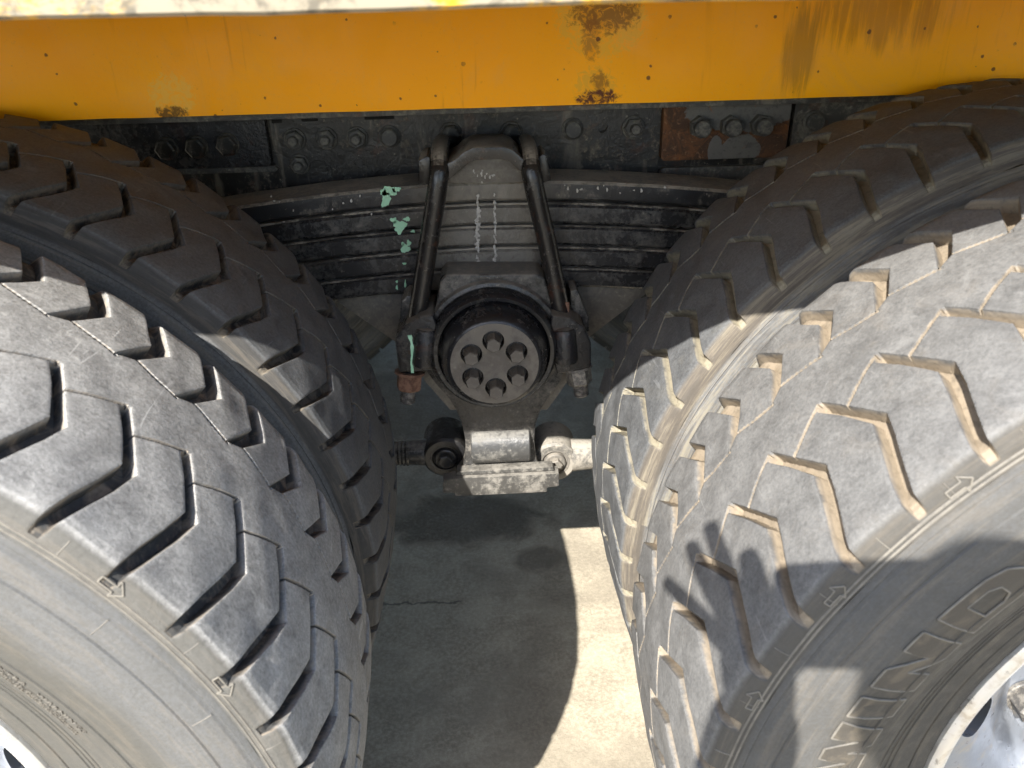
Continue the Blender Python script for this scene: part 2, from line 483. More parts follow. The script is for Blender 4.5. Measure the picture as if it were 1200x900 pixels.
def rusty():
    k = M('rusty_plate_steel', rough=0.75, col=(0.085, 0.045, 0.028), spec=0.4)
    n = k.noise(30, 8, 0.72, 0.8)
    k.mix(k.ramp(n, 0.42, 0.60), (0.20, 0.085, 0.035))
    k.mix(k.ramp(k.noise(120, 6, 0.7, 0.5, offset=5), 0.55, 0.65, 0, 0.7), (0.30, 0.17, 0.09))
    # remains of pale grey paint in sharp-edged flakes, upper band and one low patch
    p = at(870, 128, 0.902); f1 = k.spot((p.x, p.y, p.z), 0.11, (0.75, 1, 1.9))
    q = at(866, 176, 0.902); f2 = k.spot((q.x, q.y, q.z), 0.048, (0.9, 1, 1.1))
    q3 = at(838, 178, 0.902); f3 = k.spot((q3.x, q3.y, q3.z), 0.030, (1.5, 1, 0.7))
    f = k.math('MAXIMUM', f1, k.math('MAXIMUM', f2, f3))
    e = k.math('ADD', f, k.math('MULTIPLY', k.noise(26, 6, 0.65, 0.5, offset=8), 0.7))
    k.mix(k.ramp(e, 0.66, 0.70), (0.17, 0.165, 0.155))
    k.mix(k.math('MULTIPLY', k.ramp(e, 0.66, 0.70), k.ramp(k.noise(90, 6, 0.7, offset=3), 0.5, 0.66, 0, 0.7)), (0.09, 0.088, 0.085))
    # orange bleeding
    k.mix(k.math('MULTIPLY', k.ramp(k.noise(34, 7, 0.7, 0.8, stretch=(1, 1, 0.5), offset=13), 0.60, 0.68), 0.8), (0.36, 0.12, 0.02))
    k.bump(n, 0.002, 0.8)
    k.bump(k.noise(200, 5, 0.7), 0.001, 0.7)
    return k.done()
RUSTY = rusty()
kk = M('rust_nut', rough=0.8, col=(0.12, 0.06, 0.04)); kk.mix(kk.ramp(kk.noise(90, 6, .7), .4, .6), (0.24, 0.13, 0.085)); kk.bump(kk.noise(200, 5, .7), .001, .8); RUSTNUT = kk.done()
kk = M('thread_steel', rough=0.5, metal=0.3, col=(0.10, 0.095, 0.09)); kk.mix(kk.ramp(kk.noise(110, 6, .7), .42, .62), (0.26, 0.24, 0.21)); THREAD = kk.done()
kk = M('mint_paint', rough=0.55, col=(0.36, 0.66, 0.46)); kk.mix(kk.ramp(kk.noise(90, 6, .7), .5, .66, 0, .5), (0.50, 0.76, 0.58)); MINT = kk.done()
kk = M('pale_splash', rough=0.8, col=(0.50, 0.48, 0.45)); kk.mix(kk.ramp(kk.noise(150, 6, .7), .46, .66, 0, .7), (0.22, 0.205, 0.19)); SPLASH = kk.done()
kk = M('hole_dark', rough=0.9, col=(0.012, 0.011, 0.01)); HOLE = kk.done()

def silver(name, col, rough, metal=0.9):
    k = M(name, rough=rough, metal=metal, col=col)
    k.mix(k.math('MULTIPLY', k.ramp(k.noise(26, 7, 0.7, 0.5), 0.5, 0.64), 0.55), (0.42, 0.36, 0.28))
    k.mix(k.math('MULTIPLY', k.ramp(k.noise(90, 7, 0.75, 0.3, offset=4), 0.58, 0.68), 0.6), (0.12, 0.10, 0.085))
    k.rough(k.ramp(k.noise(40, 6, 0.7), 0.3, 0.7, rough - 0.08, rough + 0.2))
    k.bump(k.noise(260, 4, 0.6), 0.0004, 0.6)
    return k.done()
RIM = silver('bright_rim', (0.74, 0.74, 0.74), 0.34)
DISC = silver('silver_disc', (0.30, 0.325, 0.37), 0.34, 0.6)

def concrete():
    k = M('concrete', rough=0.85, col=(0.34, 0.297, 0.225), spec=0.3)
    big = k.noise(1.6, 5, 0.6, 0.3)
    mid = k.noise(14, 8, 0.72, 0.5, offset=3)
    fine = k.noise(130, 7, 0.75, offset=5)
    k.mix(k.ramp(big, 0.35, 0.65), (0.42, 0.37, 0.28))
    k.mix(k.ramp(mid, 0.40, 0.64, 0, 0.85), (0.26, 0.225, 0.17))
    k.mix(k.ramp(fine, 0.42, 0.62, 0, 0.55), (0.54, 0.48, 0.37))
    k.mix(k.math('MULTIPLY', k.ramp(k.noise(420, 4, 0.6, offset=9), 0.60, 0.68), 0.6), (0.16, 0.14, 0.11))
    # hairline crack and a saw joint running under the truck
    o = k.sep()
    wob = k.math('MULTIPLY', k.math('SUBTRACT', k.noise(6, 7, 0.65, offset=12), 0.5), 0.10)
    d = k.math('ABSOLUTE', k.math('SUBTRACT', k.math('ADD', o[1], wob), 0.87))
    seg = k.ramp(k.noise(5, 2, 0.5, offset=2), 0.48, 0.56)
    cr = k.math('MULTIPLY', k.ramp(d, 0.001, 0.004, 1, 0), seg)
    k.mix(k.math('MULTIPLY', cr, 0.75), (0.09, 0.08, 0.07))
    # oil spots
    def spot(x, y, r, sx=1, sy=1, amt=0.8, thr=0.55):
        f = k.spot((x, y, 0), r, (sx, sy, 1))
        s_ = k.math('ADD', k.math('MULTIPLY', f, 0.6), k.math('MULTIPLY', k.noise(11, 7, 0.68, 0.7, offset=x * 5), 0.7))
        k.mix(k.math('MULTIPLY', k.math('MULTIPLY', k.ramp(s_, thr - 0.04, thr + 0.2), k.ramp(fine, 0.35, 0.6, 0.55, 1.0)), amt), (0.085, 0.07, 0.052))
    spot(-0.08, 1.16, 0.30, 0.8, 1.5, 0.85, 0.56)
    spot(0.10, 1.00, 0.12, 0.9, 1.3, 0.7, 0.60)
    spot(-0.25, 1.75, 0.5, 1, 1, 0.8, 0.56)
    k.mix(k.math('MULTIPLY', k.ramp(k.noise(2.6, 6, 0.65, 0.8, offset=31), 0.46, 0.62), 0.5), (0.19, 0.165, 0.13))
    k.rough(k.ramp(mid, 0.3, 0.7, 0.7, 0.95))
    k.bump(mid, 0.003, 0.5)
    k.bump(fine, 0.002, 0.7)
    return k.done()
CONC = concrete()

# ------------------------------------------------------------------ ground
b = bmesh.new()
vs = [b.verts.new(p) for p in ((-400, -400, 0), (400, -400, 0), (400, 400, 0), (-400, 400, 0))]
b.faces.new(vs)
tag(obj('ground', b, CONC), 'pale worn concrete ground under the truck with dark oil spots', kind='structure')

# ------------------------------------------------------------------ truck
TR = empty('truck', (0, 0, 0))
tag(TR, 'yellow truck with black chassis, dusty twin rear wheels and leaf spring, standing on concrete', 'truck')

# ---- tyre: one pitch of the tread is laid out flat (w across, u along), then wrapped round
NP = 56
RAD = 0.53
P = 2 * math.pi * RAD / NP
CZ = 0.518
AX = 0.679

# profile of the tread surface, front shoulder to back shoulder: (y, r)
def crown(y): return 0.5305 - 0.0055 * ((y - 0.16) / 0.135) ** 2
prof = [(0.0125, 0.500), (0.0150, 0.512), (0.0185, 0.5195), (0.0235, 0.5238)]
prof += [(y, crown(y)) for y in np.linspace(0.030, 0.288, 30)]
prof += [(0.2955, 0.5235), (0.3005, 0.519), (0.3025, 0.512), (0.3040, 0.500), (0.3050, 0.488)]
prof = np.array(prof)
seg = np.r_[0, np.cumsum(np.hypot(*np.diff(prof, axis=0).T))]
w0 = np.interp(0.16, prof[:, 0], seg)
wk = seg - w0 + 0.16                       # across coordinate, equals y at the middle
NW = 274
NU = 50
wv = np.linspace(wk[0], wk[-1], NW)
uu = np.arange(NU) / NU * P
W_, U_ = np.meshgrid(wv, uu)               # (NU, NW)
W_ = W_.copy(); U_ = U_.copy()

# groove outlines (across, along): the open shoulder groove, the back slot and the thin cuts between them
FP = [(0.006, -0.0060), (0.006, 0.0050), (0.023, 0.0072), (0.050, 0.0164), (0.074, 0.0250), (0.0975, 0.0308), (0.131, 0.0128), (0.1590, -0.0025),
      (0.1520, -0.0105), (0.128, 0.0035), (0.0985, 0.0172), (0.072, 0.0098), (0.046, 0.0012), (0.023, -0.0050)]
BU = 0.0565
BP = [(0.36, BU - 0.0560), (0.295, BU - 0.0200), (0.2545, BU + 0.0008), (0.2165, BU - 0.0195), (0.2060, BU - 0.0375), (0.2530, BU - 0.0178), (0.294, BU - 0.0390), (0.36, BU - 0.0750)]
polys, cuts = [], []
for i in range(-3, 4):
    o = i * P
    polys.append(([(y, u + o) for y, u in FP], 0.0140))
    polys.append(([(y, u + o) for y, u in BP], 0.0145))
    cuts.append([(0.1570, -0.0060 + o), (0.1315, 0.0115 - P + o)])
    cuts.append([(0.2062, BU - 0.0345 + o), (0.2172, BU - 0.0190 - P + o)])

def seg_dist(Wg, Ug, a, c):
    dx, dy = c[0] - a[0], c[1] - a[1]
    t = np.clip(((Wg - a[0]) * dx + (Ug - a[1]) * dy) / (dx * dx + dy * dy), 0, 1)
    ex, ey = Wg - (a[0] + t * dx), Ug - (a[1] + t * dy)
    return np.hypot(ex, ey), ex, ey

def field(Wg, Ug):
    """signed distance to the nearest wide groove (minus inside), its gradient and depth; distance to the nearest thin cut"""
    D = np.full(Wg.shape, 1e9); GX = np.zeros(Wg.shape); GY = np.zeros(Wg.shape); dep = np.zeros(Wg.shape)
    for pts, dp in polys:
        best = np.full(Wg.shape, 1e9); gx = np.zeros(Wg.shape); gy = np.zeros(Wg.shape)
        ins = np.zeros(Wg.shape, bool)
        for k in range(len(pts)):
            a, c = pts[k - 1], pts[k]
            d, ex, ey = seg_dist(Wg, Ug, a, c)
            q = d < best
            best = np.where(q, d, best); gx = np.where(q, ex, gx); gy = np.where(q, ey, gy)
            if a[1] != c[1]:
                hit = ((a[1] > Ug) != (c[1] > Ug)) & (Wg < (c[0] - a[0]) * (Ug - a[1]) / (c[1] - a[1]) + a[0])
                ins ^= hit
        n = np.maximum(best, 1e-9)
        sg = np.where(ins, -1.0, 1.0)
        sd = best * sg
        q = sd < D
        D = np.where(q, sd, D); GX = np.where(q, gx / n * sg, GX); GY = np.where(q, gy / n * sg, GY); dep = np.where(q, dp, dep)
    S = np.full(Wg.shape, 1e9); SX = np.zeros(Wg.shape); SY = np.zeros(Wg.shape)
    for a, c in cuts:
        d, ex, ey = seg_dist(Wg, Ug, a, c)
        q = d < S
        n = np.maximum(d, 1e-9)
        S = np.where(q, d, S); SX = np.where(q, ex / n, SX); SY = np.where(q, ey / n, SY)
    return D, GX, GY, dep, S, SX, SY

h = P / NU
WALL = 0.0024
for it in range(2):                        # pull grid points onto the groove edges
    D, GX, GY, dep, S, SX, SY = field(W_, U_)
    edge = np.zeros_like(W_); edge[:, 1:-1] = 1
    for lv in (0.0, -WALL):
        q = (np.abs(D - lv) < h * 0.55) * edge
        W_ -= GX * (D - lv) * q; U_ -= GY * (D - lv) * q
    q = ((S < h * 0.52) & (D > h * 0.6)) * edge
    W_ -= SX * S * q; U_ -= SY * S * q
for pts, dp in polys:                      # and onto their corners
    for cw, cu_ in pts:
        d = np.hypot(W_ - cw, U_ - cu_)
        k = np.unravel_index(np.argmin(d), d.shape)
        if d[k] < h * 1.0 and 0 < k[1] < NW - 1:
            W_[k] = cw; U_[k] = cu_
D, GX, GY, dep, S, SX, SY = field(W_, U_)
t = np.clip(-D / WALL, 0, 1)               # 0 on top, 1 on the groove floor
fade = np.clip((W_ - 0.004) / 0.034, 0.0, 1.0) ** 0.7      # the front grooves run out at the shoulder
cut = t * dep * fade
rnd = np.clip(1 - np.abs(D) / 0.0016, 0, 1) * (D >= -1e-6) * 0.0004
sip = np.clip(1 - S / 0.00125, 0, 1)
cut = np.maximum(cut, sip * 0.0085 * (D > 0))
cut = cut + rnd
gatt = np.clip(np.maximum(t * np.clip(fade * 1.4, 0, 1), np.clip(1 - S / 0.0019, 0, 1)), 0, 1)

ang_all = []
def build_tyre_mesh(seed):
    rs = np.random.default_rng(seed)
    ring_u = (np.arange(NP)[:, None, None] * P + U_[None]).reshape(NP * NU, NW)
    Wt = np.tile(W_, (NP, 1)); Ct = np.tile(cut, (NP, 1)); Gt = np.tile(gatt, (NP, 1))
    th = ring_u / RAD
    # uneven wear: low waves plus a little random height per block region
    wear = np.zeros_like(Wt)
    for k in range(14):
        a, bb, ph = rs.integers(3, 60), rs.uniform(-90, 90), rs.uniform(0, 6.28)
        wear += np.sin(a * th + bb * Wt + ph) * 0.00022
    y = np.interp(Wt, wk, prof[:, 0]); r = np.interp(Wt, wk, prof[:, 1])
    side = np.clip((Wt - wk[-8]) / (wk[-1] - wk[-8]), 0, 1)
    # groove floors at the back shoulder step inwards so the slots open out of the shoulder
    yi = y - np.clip(side, 0, 1) * Ct * 0.75
    ri = r - Ct * (1 - 0.75 * side) - wear * (Ct < 0.002)
    a = math.pi / 2 - th                     # u runs clockwise seen from the front (-y side)
    X = ri * np.cos(a); Z = ri * np.sin(a)
    V = np.stack([X, yi, Z], -1).reshape(-1, 3)
    idx = np.arange(NP * NU * NW).reshape(NP * NU, NW)
    nx = np.roll(idx, -1, axis=0)
    q = np.stack([idx[:, :-1], nx[:, :-1], nx[:, 1:], idx[:, 1:]], -1).reshape(-1, 4)
    G = Gt.reshape(-1)
    SA = np.zeros_like(G)
    # sidewalls, revolved from a profile with its moulded lines
    def notch(rc, dep_, wd): return [(rc + wd, 0), (rc + wd * 0.35, dep_), (rc - wd * 0.35, dep_), (rc - wd, 0)]
    base = [(0.500, 0.0125), (0.494, 0.0085), (0.485, 0.0050), (0.475, 0.0030), (0.46, 0.0010), (0.445, 0.0), (0.43, 0.0015), (0.409, 0.0065),
            (0.39, 0.0150), (0.37, 0.0260), (0.358, 0.0330), (0.345, 0.0385), (0.33, 0.0430), (0.315, 0.0465), (0.303, 0.0500), (0.290, 0.060)]
    br = np.array([x[0] for x in base])[::-1]; by = np.array([x[1] for x in base])[::-1]
    rr = list(np.linspace(0.5, 0.29, 70))
    feats = [(0.494, 0.0012, 0.0016), (0.475, 0.0013, 0.0018), (0.409, -0.0012, 0.0014), (0.360, -0.0011, 0.0013), (0.352, -0.0011, 0.0013), (0.345, -0.0012, 0.0013), (0.322, 0.0012, 0.0014)]
    for rc, dd, wd in feats:
        rr += [rc + wd, rc + wd * 0.4, rc - wd * 0.4, rc - wd]
    rr = sorted(set(round(x, 5) for x in rr), reverse=True)
    pr = []
    for x in rr:
        yy = float(np.interp(x, br, by))
        for rc, dd, wd in feats:
            e = abs(x - rc)
            if e < wd: yy += dd * min(1, (wd - e) / (wd * 0.6))
        pr.append((x, yy))
    def revolve(pr, NA, flip):
        nonlocal V, q, G, SA
        tt = np.arange(NA) / NA * 2 * math.pi
        rr_ = np.array([p[0] for p in pr]); yy_ = np.array([p[1] for p in pr])
        X = np.cos(tt)[:, None] * rr_; Z = np.sin(tt)[:, None] * rr_; Y = np.broadcast_to(yy_, X.shape)
        VV = np.stack([X, Y, Z], -1).reshape(-1, 3)
        s0 = len(V)
        ii = np.arange(NA * len(pr)).reshape(NA, len(pr)) + s0
        nn = np.roll(ii, -1, axis=0)
        qq = np.stack([ii[:, :-1], nn[:, :-1], nn[:, 1:], ii[:, 1:]], -1).reshape(-1, 4)
        if flip: qq = qq[:, ::-1]
        V = np.concatenate([V, VV]); q = np.concatenate([q, qq])
        G = np.concatenate([G, np.zeros(len(VV))]); SA = np.concatenate([SA, np.ones(len(VV))])
    revolve(pr, 384, False)
    revolve([(0.489, 0.3050), (0.475, 0.310), (0.45, 0.314), (0.42, 0.312), (0.38, 0.296), (0.34, 0.277), (0.30, 0.266), (0.29, 0.258)], 192, True)
    me = bpy.data.meshes.new('tyre')
    me.vertices.add(len(V)); me.vertices.foreach_set('co', V.astype(np.float32).ravel())
    me.loops.add(q.size); me.loops.foreach_set('vertex_index', q.astype(np.int32).ravel())
    me.polygons.add(len(q)); me.polygons.foreach_set('loop_start', (np.arange(len(q)) * 4).astype(np.int32))
    me.polygons.foreach_set('use_smooth', np.ones(len(q), bool))
    me.update(calc_edges=True)
    a_ = me.attributes.new('groove', 'FLOAT', 'POINT'); a_.data.foreach_set('value', G.astype(np.float32))
    a_ = me.attributes.new('side', 'FLOAT', 'POINT')
    # shoulder band counts as sidewall too
    SA[:NP * NU * NW] = np.clip((0.0225 - Wt.reshape(-1)) / 0.005, 0, 1) * 0.9 + np.clip((Wt.reshape(-1) - 0.305) / 0.01, 0, 1) * 0.8
    a_.data.foreach_set('value', SA.astype(np.float32))
    me.set_sharp_from_angle(angle=R(38))
    return me

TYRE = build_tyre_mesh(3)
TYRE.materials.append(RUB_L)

# ---- rim, disc, hub
RIMM = lathe([(0.286, 0.262), (0.303, 0.262), (0.304, 0.255), (0.286, 0.250), (0.262, 0.19), (0.262, 0.15), (0.280, 0.095), (0.283, 0.056), (0.284, 0.0520), (0.2865, 0.0475),
              (0.292, 0.0450), (0.297, 0.0450), (0.3015, 0.0475), (0.3035, 0.053), (0.3035, 0.058)][::-1], n=160)
RIMM.materials.append(RIM)
def disc_y(x, z):
    r = math.hypot(x, z)
    pts = [(0.10, 0.175), (0.14, 0.172), (0.165, 0.150), (0.185, 0.128), (0.215, 0.112), (0.240, 0.108), (0.252, 0.116), (0.262, 0.13), (0.272, 0.15)]
    return float(np.interp(r, [p[0] for p in pts], [p[1] for p in pts]))
holes = []
NH = 10
for k in range(NH):
    a = 2 * math.pi * k / NH
    c, s = math.cos(a), math.sin(a)
    hp = []
    for j in range(22):
        t_ = 2 * math.pi * j / 22
        dr, dt = 0.019 * math.cos(t_), 0.027 * math.sin(t_)
        hp.append(((0.214 + dr) * c - dt * s, (0.214 + dr) * s + dt * c))
    holes.append(hp)
extra = []
for r in (0.12, 0.142, 0.156, 0.168, 0.176, 0.185, 0.192, 0.242, 0.249, 0.256, 0.263):
    extra += ring_pts(0, 0, r, 90)
for k in range(NH):
    a = 2 * math.pi * (k + 0.5) / NH
    for r in (0.20, 0.208, 0.216, 0.224, 0.232):
        for da in (-0.12, -0.06, 0, 0.06, 0.12):
            extra.append((r * math.cos(a + da), r * math.sin(a + da)))
DISCM = plate(ring_pts(0, 0, 0.271, 100), [ring_pts(0, 0, 0.102, 60)] + holes, 0.0, 0.011, disc_y, extra)
DISCM.materials.append(DISC)
HUB = lathe([(0.104, 0.20), (0.104, 0.165), (0.098, 0.150), (0.095, 0.100), (0.086, 0.088), (0.05, 0.082), (0.0, 0.080)], n=64)
HUB.materials.append(BLACK)
def hexnut(r, hgt, washer=None, stud=None, studh=0.0, mats=None):
    """hex nut lying on y=0, growing towards -y"""
    b = bmesh.new()
    y = 0.0
    if washer:
        lathe([(washer * 0.6, 0), (washer, 0), (washer, -0.0035), (washer * 0.93, -0.0045), (washer * 0.5, -0.0045)], n=24, b=b)
        y = -0.0045
    A = [b.verts.new((r * math.cos(R(60 * k + 10)), y, r * math.sin(R(60 * k + 10)))) for k in range(6)]
    B = [b.verts.new((r * math.cos(R(60 * k + 10)), y - hgt * 0.85, r * math.sin(R(60 * k + 10)))) for k in range(6)]
    D_ = [b.verts.new((r * .82 * math.cos(R(60 * k + 10)), y - hgt, r * .82 * math.sin(R(60 * k + 10)))) for k in range(6)]
    for P0, P1 in ((A, B), (B, D_)):
        for k in range(6):
            l = (k + 1) % 6
            b.faces.new((P0[k], P0[l], P1[l], P1[k]))
    f = b.faces.new(D_)
    if stud:
        lathe([(stud, y - hgt + 0.001), (stud, y - hgt - studh * 0.85), (stud * 0.8, y - hgt - studh), (0, y - hgt - studh)], n=16, b=b)
    return finish(b, ang=25)
WNUT = hexnut(0.0175, 0.022, 0.021, 0.010, 0.012); WNUT.materials.append(THREAD)

# ---- moulded lettering: block letters bent round the sidewall
def side_y(r):
    xs = [0.39, 0.409, 0.43, 0.445, 0.46]; ys = [0.0150, 0.0065, 0.0015, 0.0, 0.0010]
    return float(np.interp(r, xs, ys))
def arc_prism(b, poly, r0, hgt, mi=0, back=0.0012, soft=0.0009, fill=8):
    """poly in (deg clockwise, radial m) -> raised pad on the sidewall"""
    pts = []
    n = len(poly)
    for i in range(n):
        a, c = poly[i], poly[(i + 1) % n]
        st = max(1, int(max(abs(a[0] - c[0]) / 0.7, abs(a[1] - c[1]) / 0.008)))
        for k in range(st):
            pts.append((a[0] + (c[0] - a[0]) * k / st, a[1] + (c[1] - a[1]) * k / st))
    cx = sum(p[0] for p in pts) / len(pts); cr = sum(p[1] for p in pts) / len(pts)
    def V3(dg, rr, up):
        a = R(180 - dg)
        return (math.cos(a) * rr, side_y(rr) - up, math.sin(a) * rr)
    vs = [Vector((p[0], p[1] * 60)) for p in pts]
    r_ = geometry.delaunay_2d_cdt(vs, [(i, (i + 1) % len(vs)) for i in range(len(vs))], [], 1, 1e-6)
    T = [b.verts.new(V3(p.x, p.y / 60, hgt)) for p in r_[0]]
    B = [b.verts.new(V3(p.x, p.y / 60, -0.001)) for p in r_[0]]
    cnt = {}
    pl = [(p[0], p[1] * 60) for p in pts]
    for f in r_[2]:
        mx = sum(r_[0][i].x for i in f) / 3; my = sum(r_[0][i].y for i in f) / 3
        if not inpoly(mx, my, pl): continue
        b.faces.new([T[i] for i in f]).material_index = mi
        for a, c in zip(f, list(f[1:]) + [f[0]]):
            cnt.setdefault((min(a, c), max(a, c)), []).append((a, c))
    for k, l in cnt.items():
        if len(l) == 1:
            a, c = l[0]
            b.faces.new((T[c], T[a], B[a], B[c])).material_index = 0
    bmesh.ops.delete(b, geom=[v for v in b.verts if not v.link_faces], context='VERTS')
def outline(b, poly, wd=0.0013, hgt=0.0021):
    n = len(poly)
    for i in range(n):
        a, c = poly[i], poly[(i + 1) % n]
        st = max(1, int(max(abs(a[0] - c[0]) / 1.0, abs(a[1] - c[1]) / 0.015)))
        path = []
        for k in range(st + 1):
            dg = a[0] + (c[0] - a[0]) * k / st; rr = a[1] + (c[1] - a[1]) * k / st
            an = R(180 - dg)
            path.append((math.cos(an) * rr, side_y(rr) - hgt * 0.4, math.sin(an) * rr))
        tube(path, wd * 0.7, n=6, b=b)
r1, r2 = 0.399, 0.445
def W_letter(a):
    return [(a, r2), (a + 2.4, r2), (a + 3.1, r1 + .019), (a + 4.1, r2), (a + 5.6, r2), (a + 6.6, r1 + .019), (a + 7.2, r2), (a + 9.6, r2), (a + 8.3, r1), (a + 5.6, r1), (a + 4.8, r1 + .022), (a + 4.0, r1), (a + 1.3, r1)]
def I_letter(a): return [(a, r2), (a + 2.8, r2), (a + 2.8, r1), (a, r1)]
def N_letter(a): return [(a, r2), (a + 2.5, r2), (a + 5.1, r1 + .020), (a + 5.1, r2), (a + 7.8, r2), (a + 7.8, r1), (a + 5.3, r1), (a + 2.7, r1 + .026), (a + 2.7, r1), (a, r1)]
def D_outer(a): return [(a, r2), (a + 5.6, r2), (a + 7.6, r2 - .004), (a + 8.6, r2 - .013), (a + 8.6, r1 + .013), (a + 7.6, r1 + .004), (a + 5.6, r1), (a, r1)]
def D_inner(a): return [(a + 2.4, r2 - .011), (a + 4.9, r2 - .011), (a + 5.9, r2 - .016), (a + 5.9, r1 + .016), (a + 4.9, r1 + .011), (a + 2.4, r1 + .011)]
def lettering(parent):
    letters = [('w', 9.6, W_letter), ('i', 20.1, I_letter), ('n', 24.4, N_letter)]
    for nm, a, fn in letters:
        b = bmesh.new()
        arc_prism(b, fn(a), 0.42, 0.0012, 1)
        outline(b, fn(a))
        obj('raised_letter', finish(b, ang=30), [RUBLINE, RUBFILL], parent)
    b = bmesh.new()
    a = 34.0
    o_, i_ = D_outer(a), D_inner(a)
    # ring shaped letter: four joined strokes round the counter
    arc_prism(b, [o_[0], (a + 2.4, r2), i_[0], i_[5], (a + 2.4, r1), o_[7]], 0.42, 0.0012, 1)
    arc_prism(b, [(a + 2.4, r2), o_[1], o_[2], o_[3], (a + 8.6, 0.422), (a + 5.9, 0.422), i_[2], i_[1], i_[0]], 0.42, 0.0012, 1)
    arc_prism(b, [(a + 2.4, r1), i_[5], i_[4], i_[3], (a + 5.9, 0.422), (a + 8.6, 0.422), o_[4], o_[5], o_[6]], 0.42, 0.0012, 1)
    outline(b, o_); outline(b, i_)
    obj('raised_letter', finish(b, ang=30), [RUBLINE, RUBFILL], parent)

k_ = M('letter_rubber', rough=0.7, col=(0.12, 0.11, 0.095)); k_.mix(k_.ramp(k_.noise(60, 6, .7), .4, .6), (0.17, 0.155, 0.13)); RUBLINE = k_.done()
k_ = M('letter_fill_rubber', rough=0.75, col=(0.058, 0.051, 0.042)); k_.mix(k_.ramp(k_.noise(30, 7, .7, 1.2), .48, .68), (0.105, 0.088, 0.066)); k_.bump(k_.noise(700, 2, .5, stretch=(1, 1, 1)), .0006, .6); RUBFILL = k_.done()

def arrow_mesh(deg):
    """small moulded arrow pointing clockwise"""
    b = bmesh.new()
    def V3(dg, rr):
        a = R(180 - dg)
        y = float(np.interp(rr, prof[:5, 1], prof[:5, 0])) if rr > 0.5 else 0.012
        return (math.cos(a) * rr, y - 0.0006, math.sin(a) * rr)
    for pl in ([(0, .5135), (1.35, .5135)], [(0, .5085), (1.35, .5085)], [(0, .5135), (0, .5085)], [(1.35, .5175), (2.2, .511)], [(1.35, .5045), (2.2, .511)], [(1.35, .5175), (1.35, .5135)], [(1.35, .5085), (1.35, .5045)]):
        tube([V3(deg + d, r) for d, r in pl], 0.00065, n=6, b=b)
    return finish(b)
def marks_mesh():
    """radial hair lines of the mould on the shoulder band"""
    b = bmesh.new()
    rs = random.Random(5)
    for k in range(NP * 1):
        a = 2 * math.pi * (k + 0.31) / NP
        q = []
        for rr in ((0.505, 0.512, 0.519) if rs.random() < 0.8 else (0.478, 0.486, 0.493)):
            y = float(np.interp(rr, prof[:5, 1], prof[:5, 0])) if rr > 0.5 else float(np.interp(rr, [0.475, 0.485, 0.494], [0.003, 0.005, 0.0085]))
            q.append((math.cos(a) * rr, y - 0.0001, math.sin(a) * rr))
        tube(q, 0.00045, n=5, b=b)
    # two circumferential shoulder ribs
    for rc, yc in ((0.5025, 0.0132), (0.5065, 0.0140)):
        s = len(b.verts)
        lathe([(rc + .0011, yc + .0004), (rc + .0004, yc - .0010), (rc - .0004, yc - .0011), (rc - .0011, yc + .0002)], n=256, b=b)
    return finish(b)
MARKS = marks_mesh(); MARKS.materials.append(RUBLINE)
ARROW = arrow_mesh(0); ARROW.materials.append(RUBLINE)

def small_text(parent, rows):
    """worn service wording moulded into the lower sidewall"""
    for txt, rad_, size, dstart in rows:
        cu = bpy.data.curves.new('t', 'FONT'); cu.body = txt; cu.size = size; cu.extrude = 0.0004; cu.resolution_u = 1; cu.space_character = 1.15
        tmp = bpy.data.objects.new('t', cu); C.objects.link(tmp)
        dg = bpy.context.evaluated_depsgraph_get()
        me = bpy.data.meshes.new_from_object(tmp.evaluated_get(dg))
        bpy.data.objects.remove(tmp)
        b = bmesh.new(); b.from_mesh(me)
        long_ = [e for e in b.edges if e.calc_length() > 0.01]
        for v in b.verts:
            rr = rad_ + v.co.y
            a = math.radians(180 - dstart) - v.co.x / rad_
            y = float(np.interp(rr, [0.345, 0.358, 0.37, 0.39, 0.409], [0.0385, 0.0330, 0.0260, 0.0150, 0.0065]))
            v.co = (math.cos(a) * rr, y - 0.0006 - v.co.z, math.sin(a) * rr)
        obj('raised_lettering', finish(b, ang=25), RUBLINE, parent)

def make_wheel(x, y, rot, mat, detailed):
    wh = empty('wheel', (x, y, CZ), TR)
    o = obj('tyre', TYRE, None, wh)
    o.material_slots[0].link = 'OBJECT'
    o.material_slots[0].material = mat
    o.rotation_euler = (0, rot, 0)
    obj('rim', RIMM, None, wh)
    if detailed:
        d = obj('wheel_disc', DISCM, None, wh)
        d.rotation_euler = (0, R(0), 0)
        obj('hub', HUB, None, wh)
        for k in range(10):
            a = 2 * math.pi * (k + 0.5) / 10
            n_ = obj('wheel_nut', WNUT, None, wh, (0.128 * math.cos(a), 0.1705, 0.128 * math.sin(a)))
            n_.rotation_euler = (0, random.random(), 0)
        obj('moulded_line', MARKS, None, wh)
    return wh

# rotation that brings the tread grooves where the photo has them (angle clockwise from straight up)
def phase(u_target):                 # u of the groove tip measured clockwise from the top, in metres
    return (u_target % P) / RAD
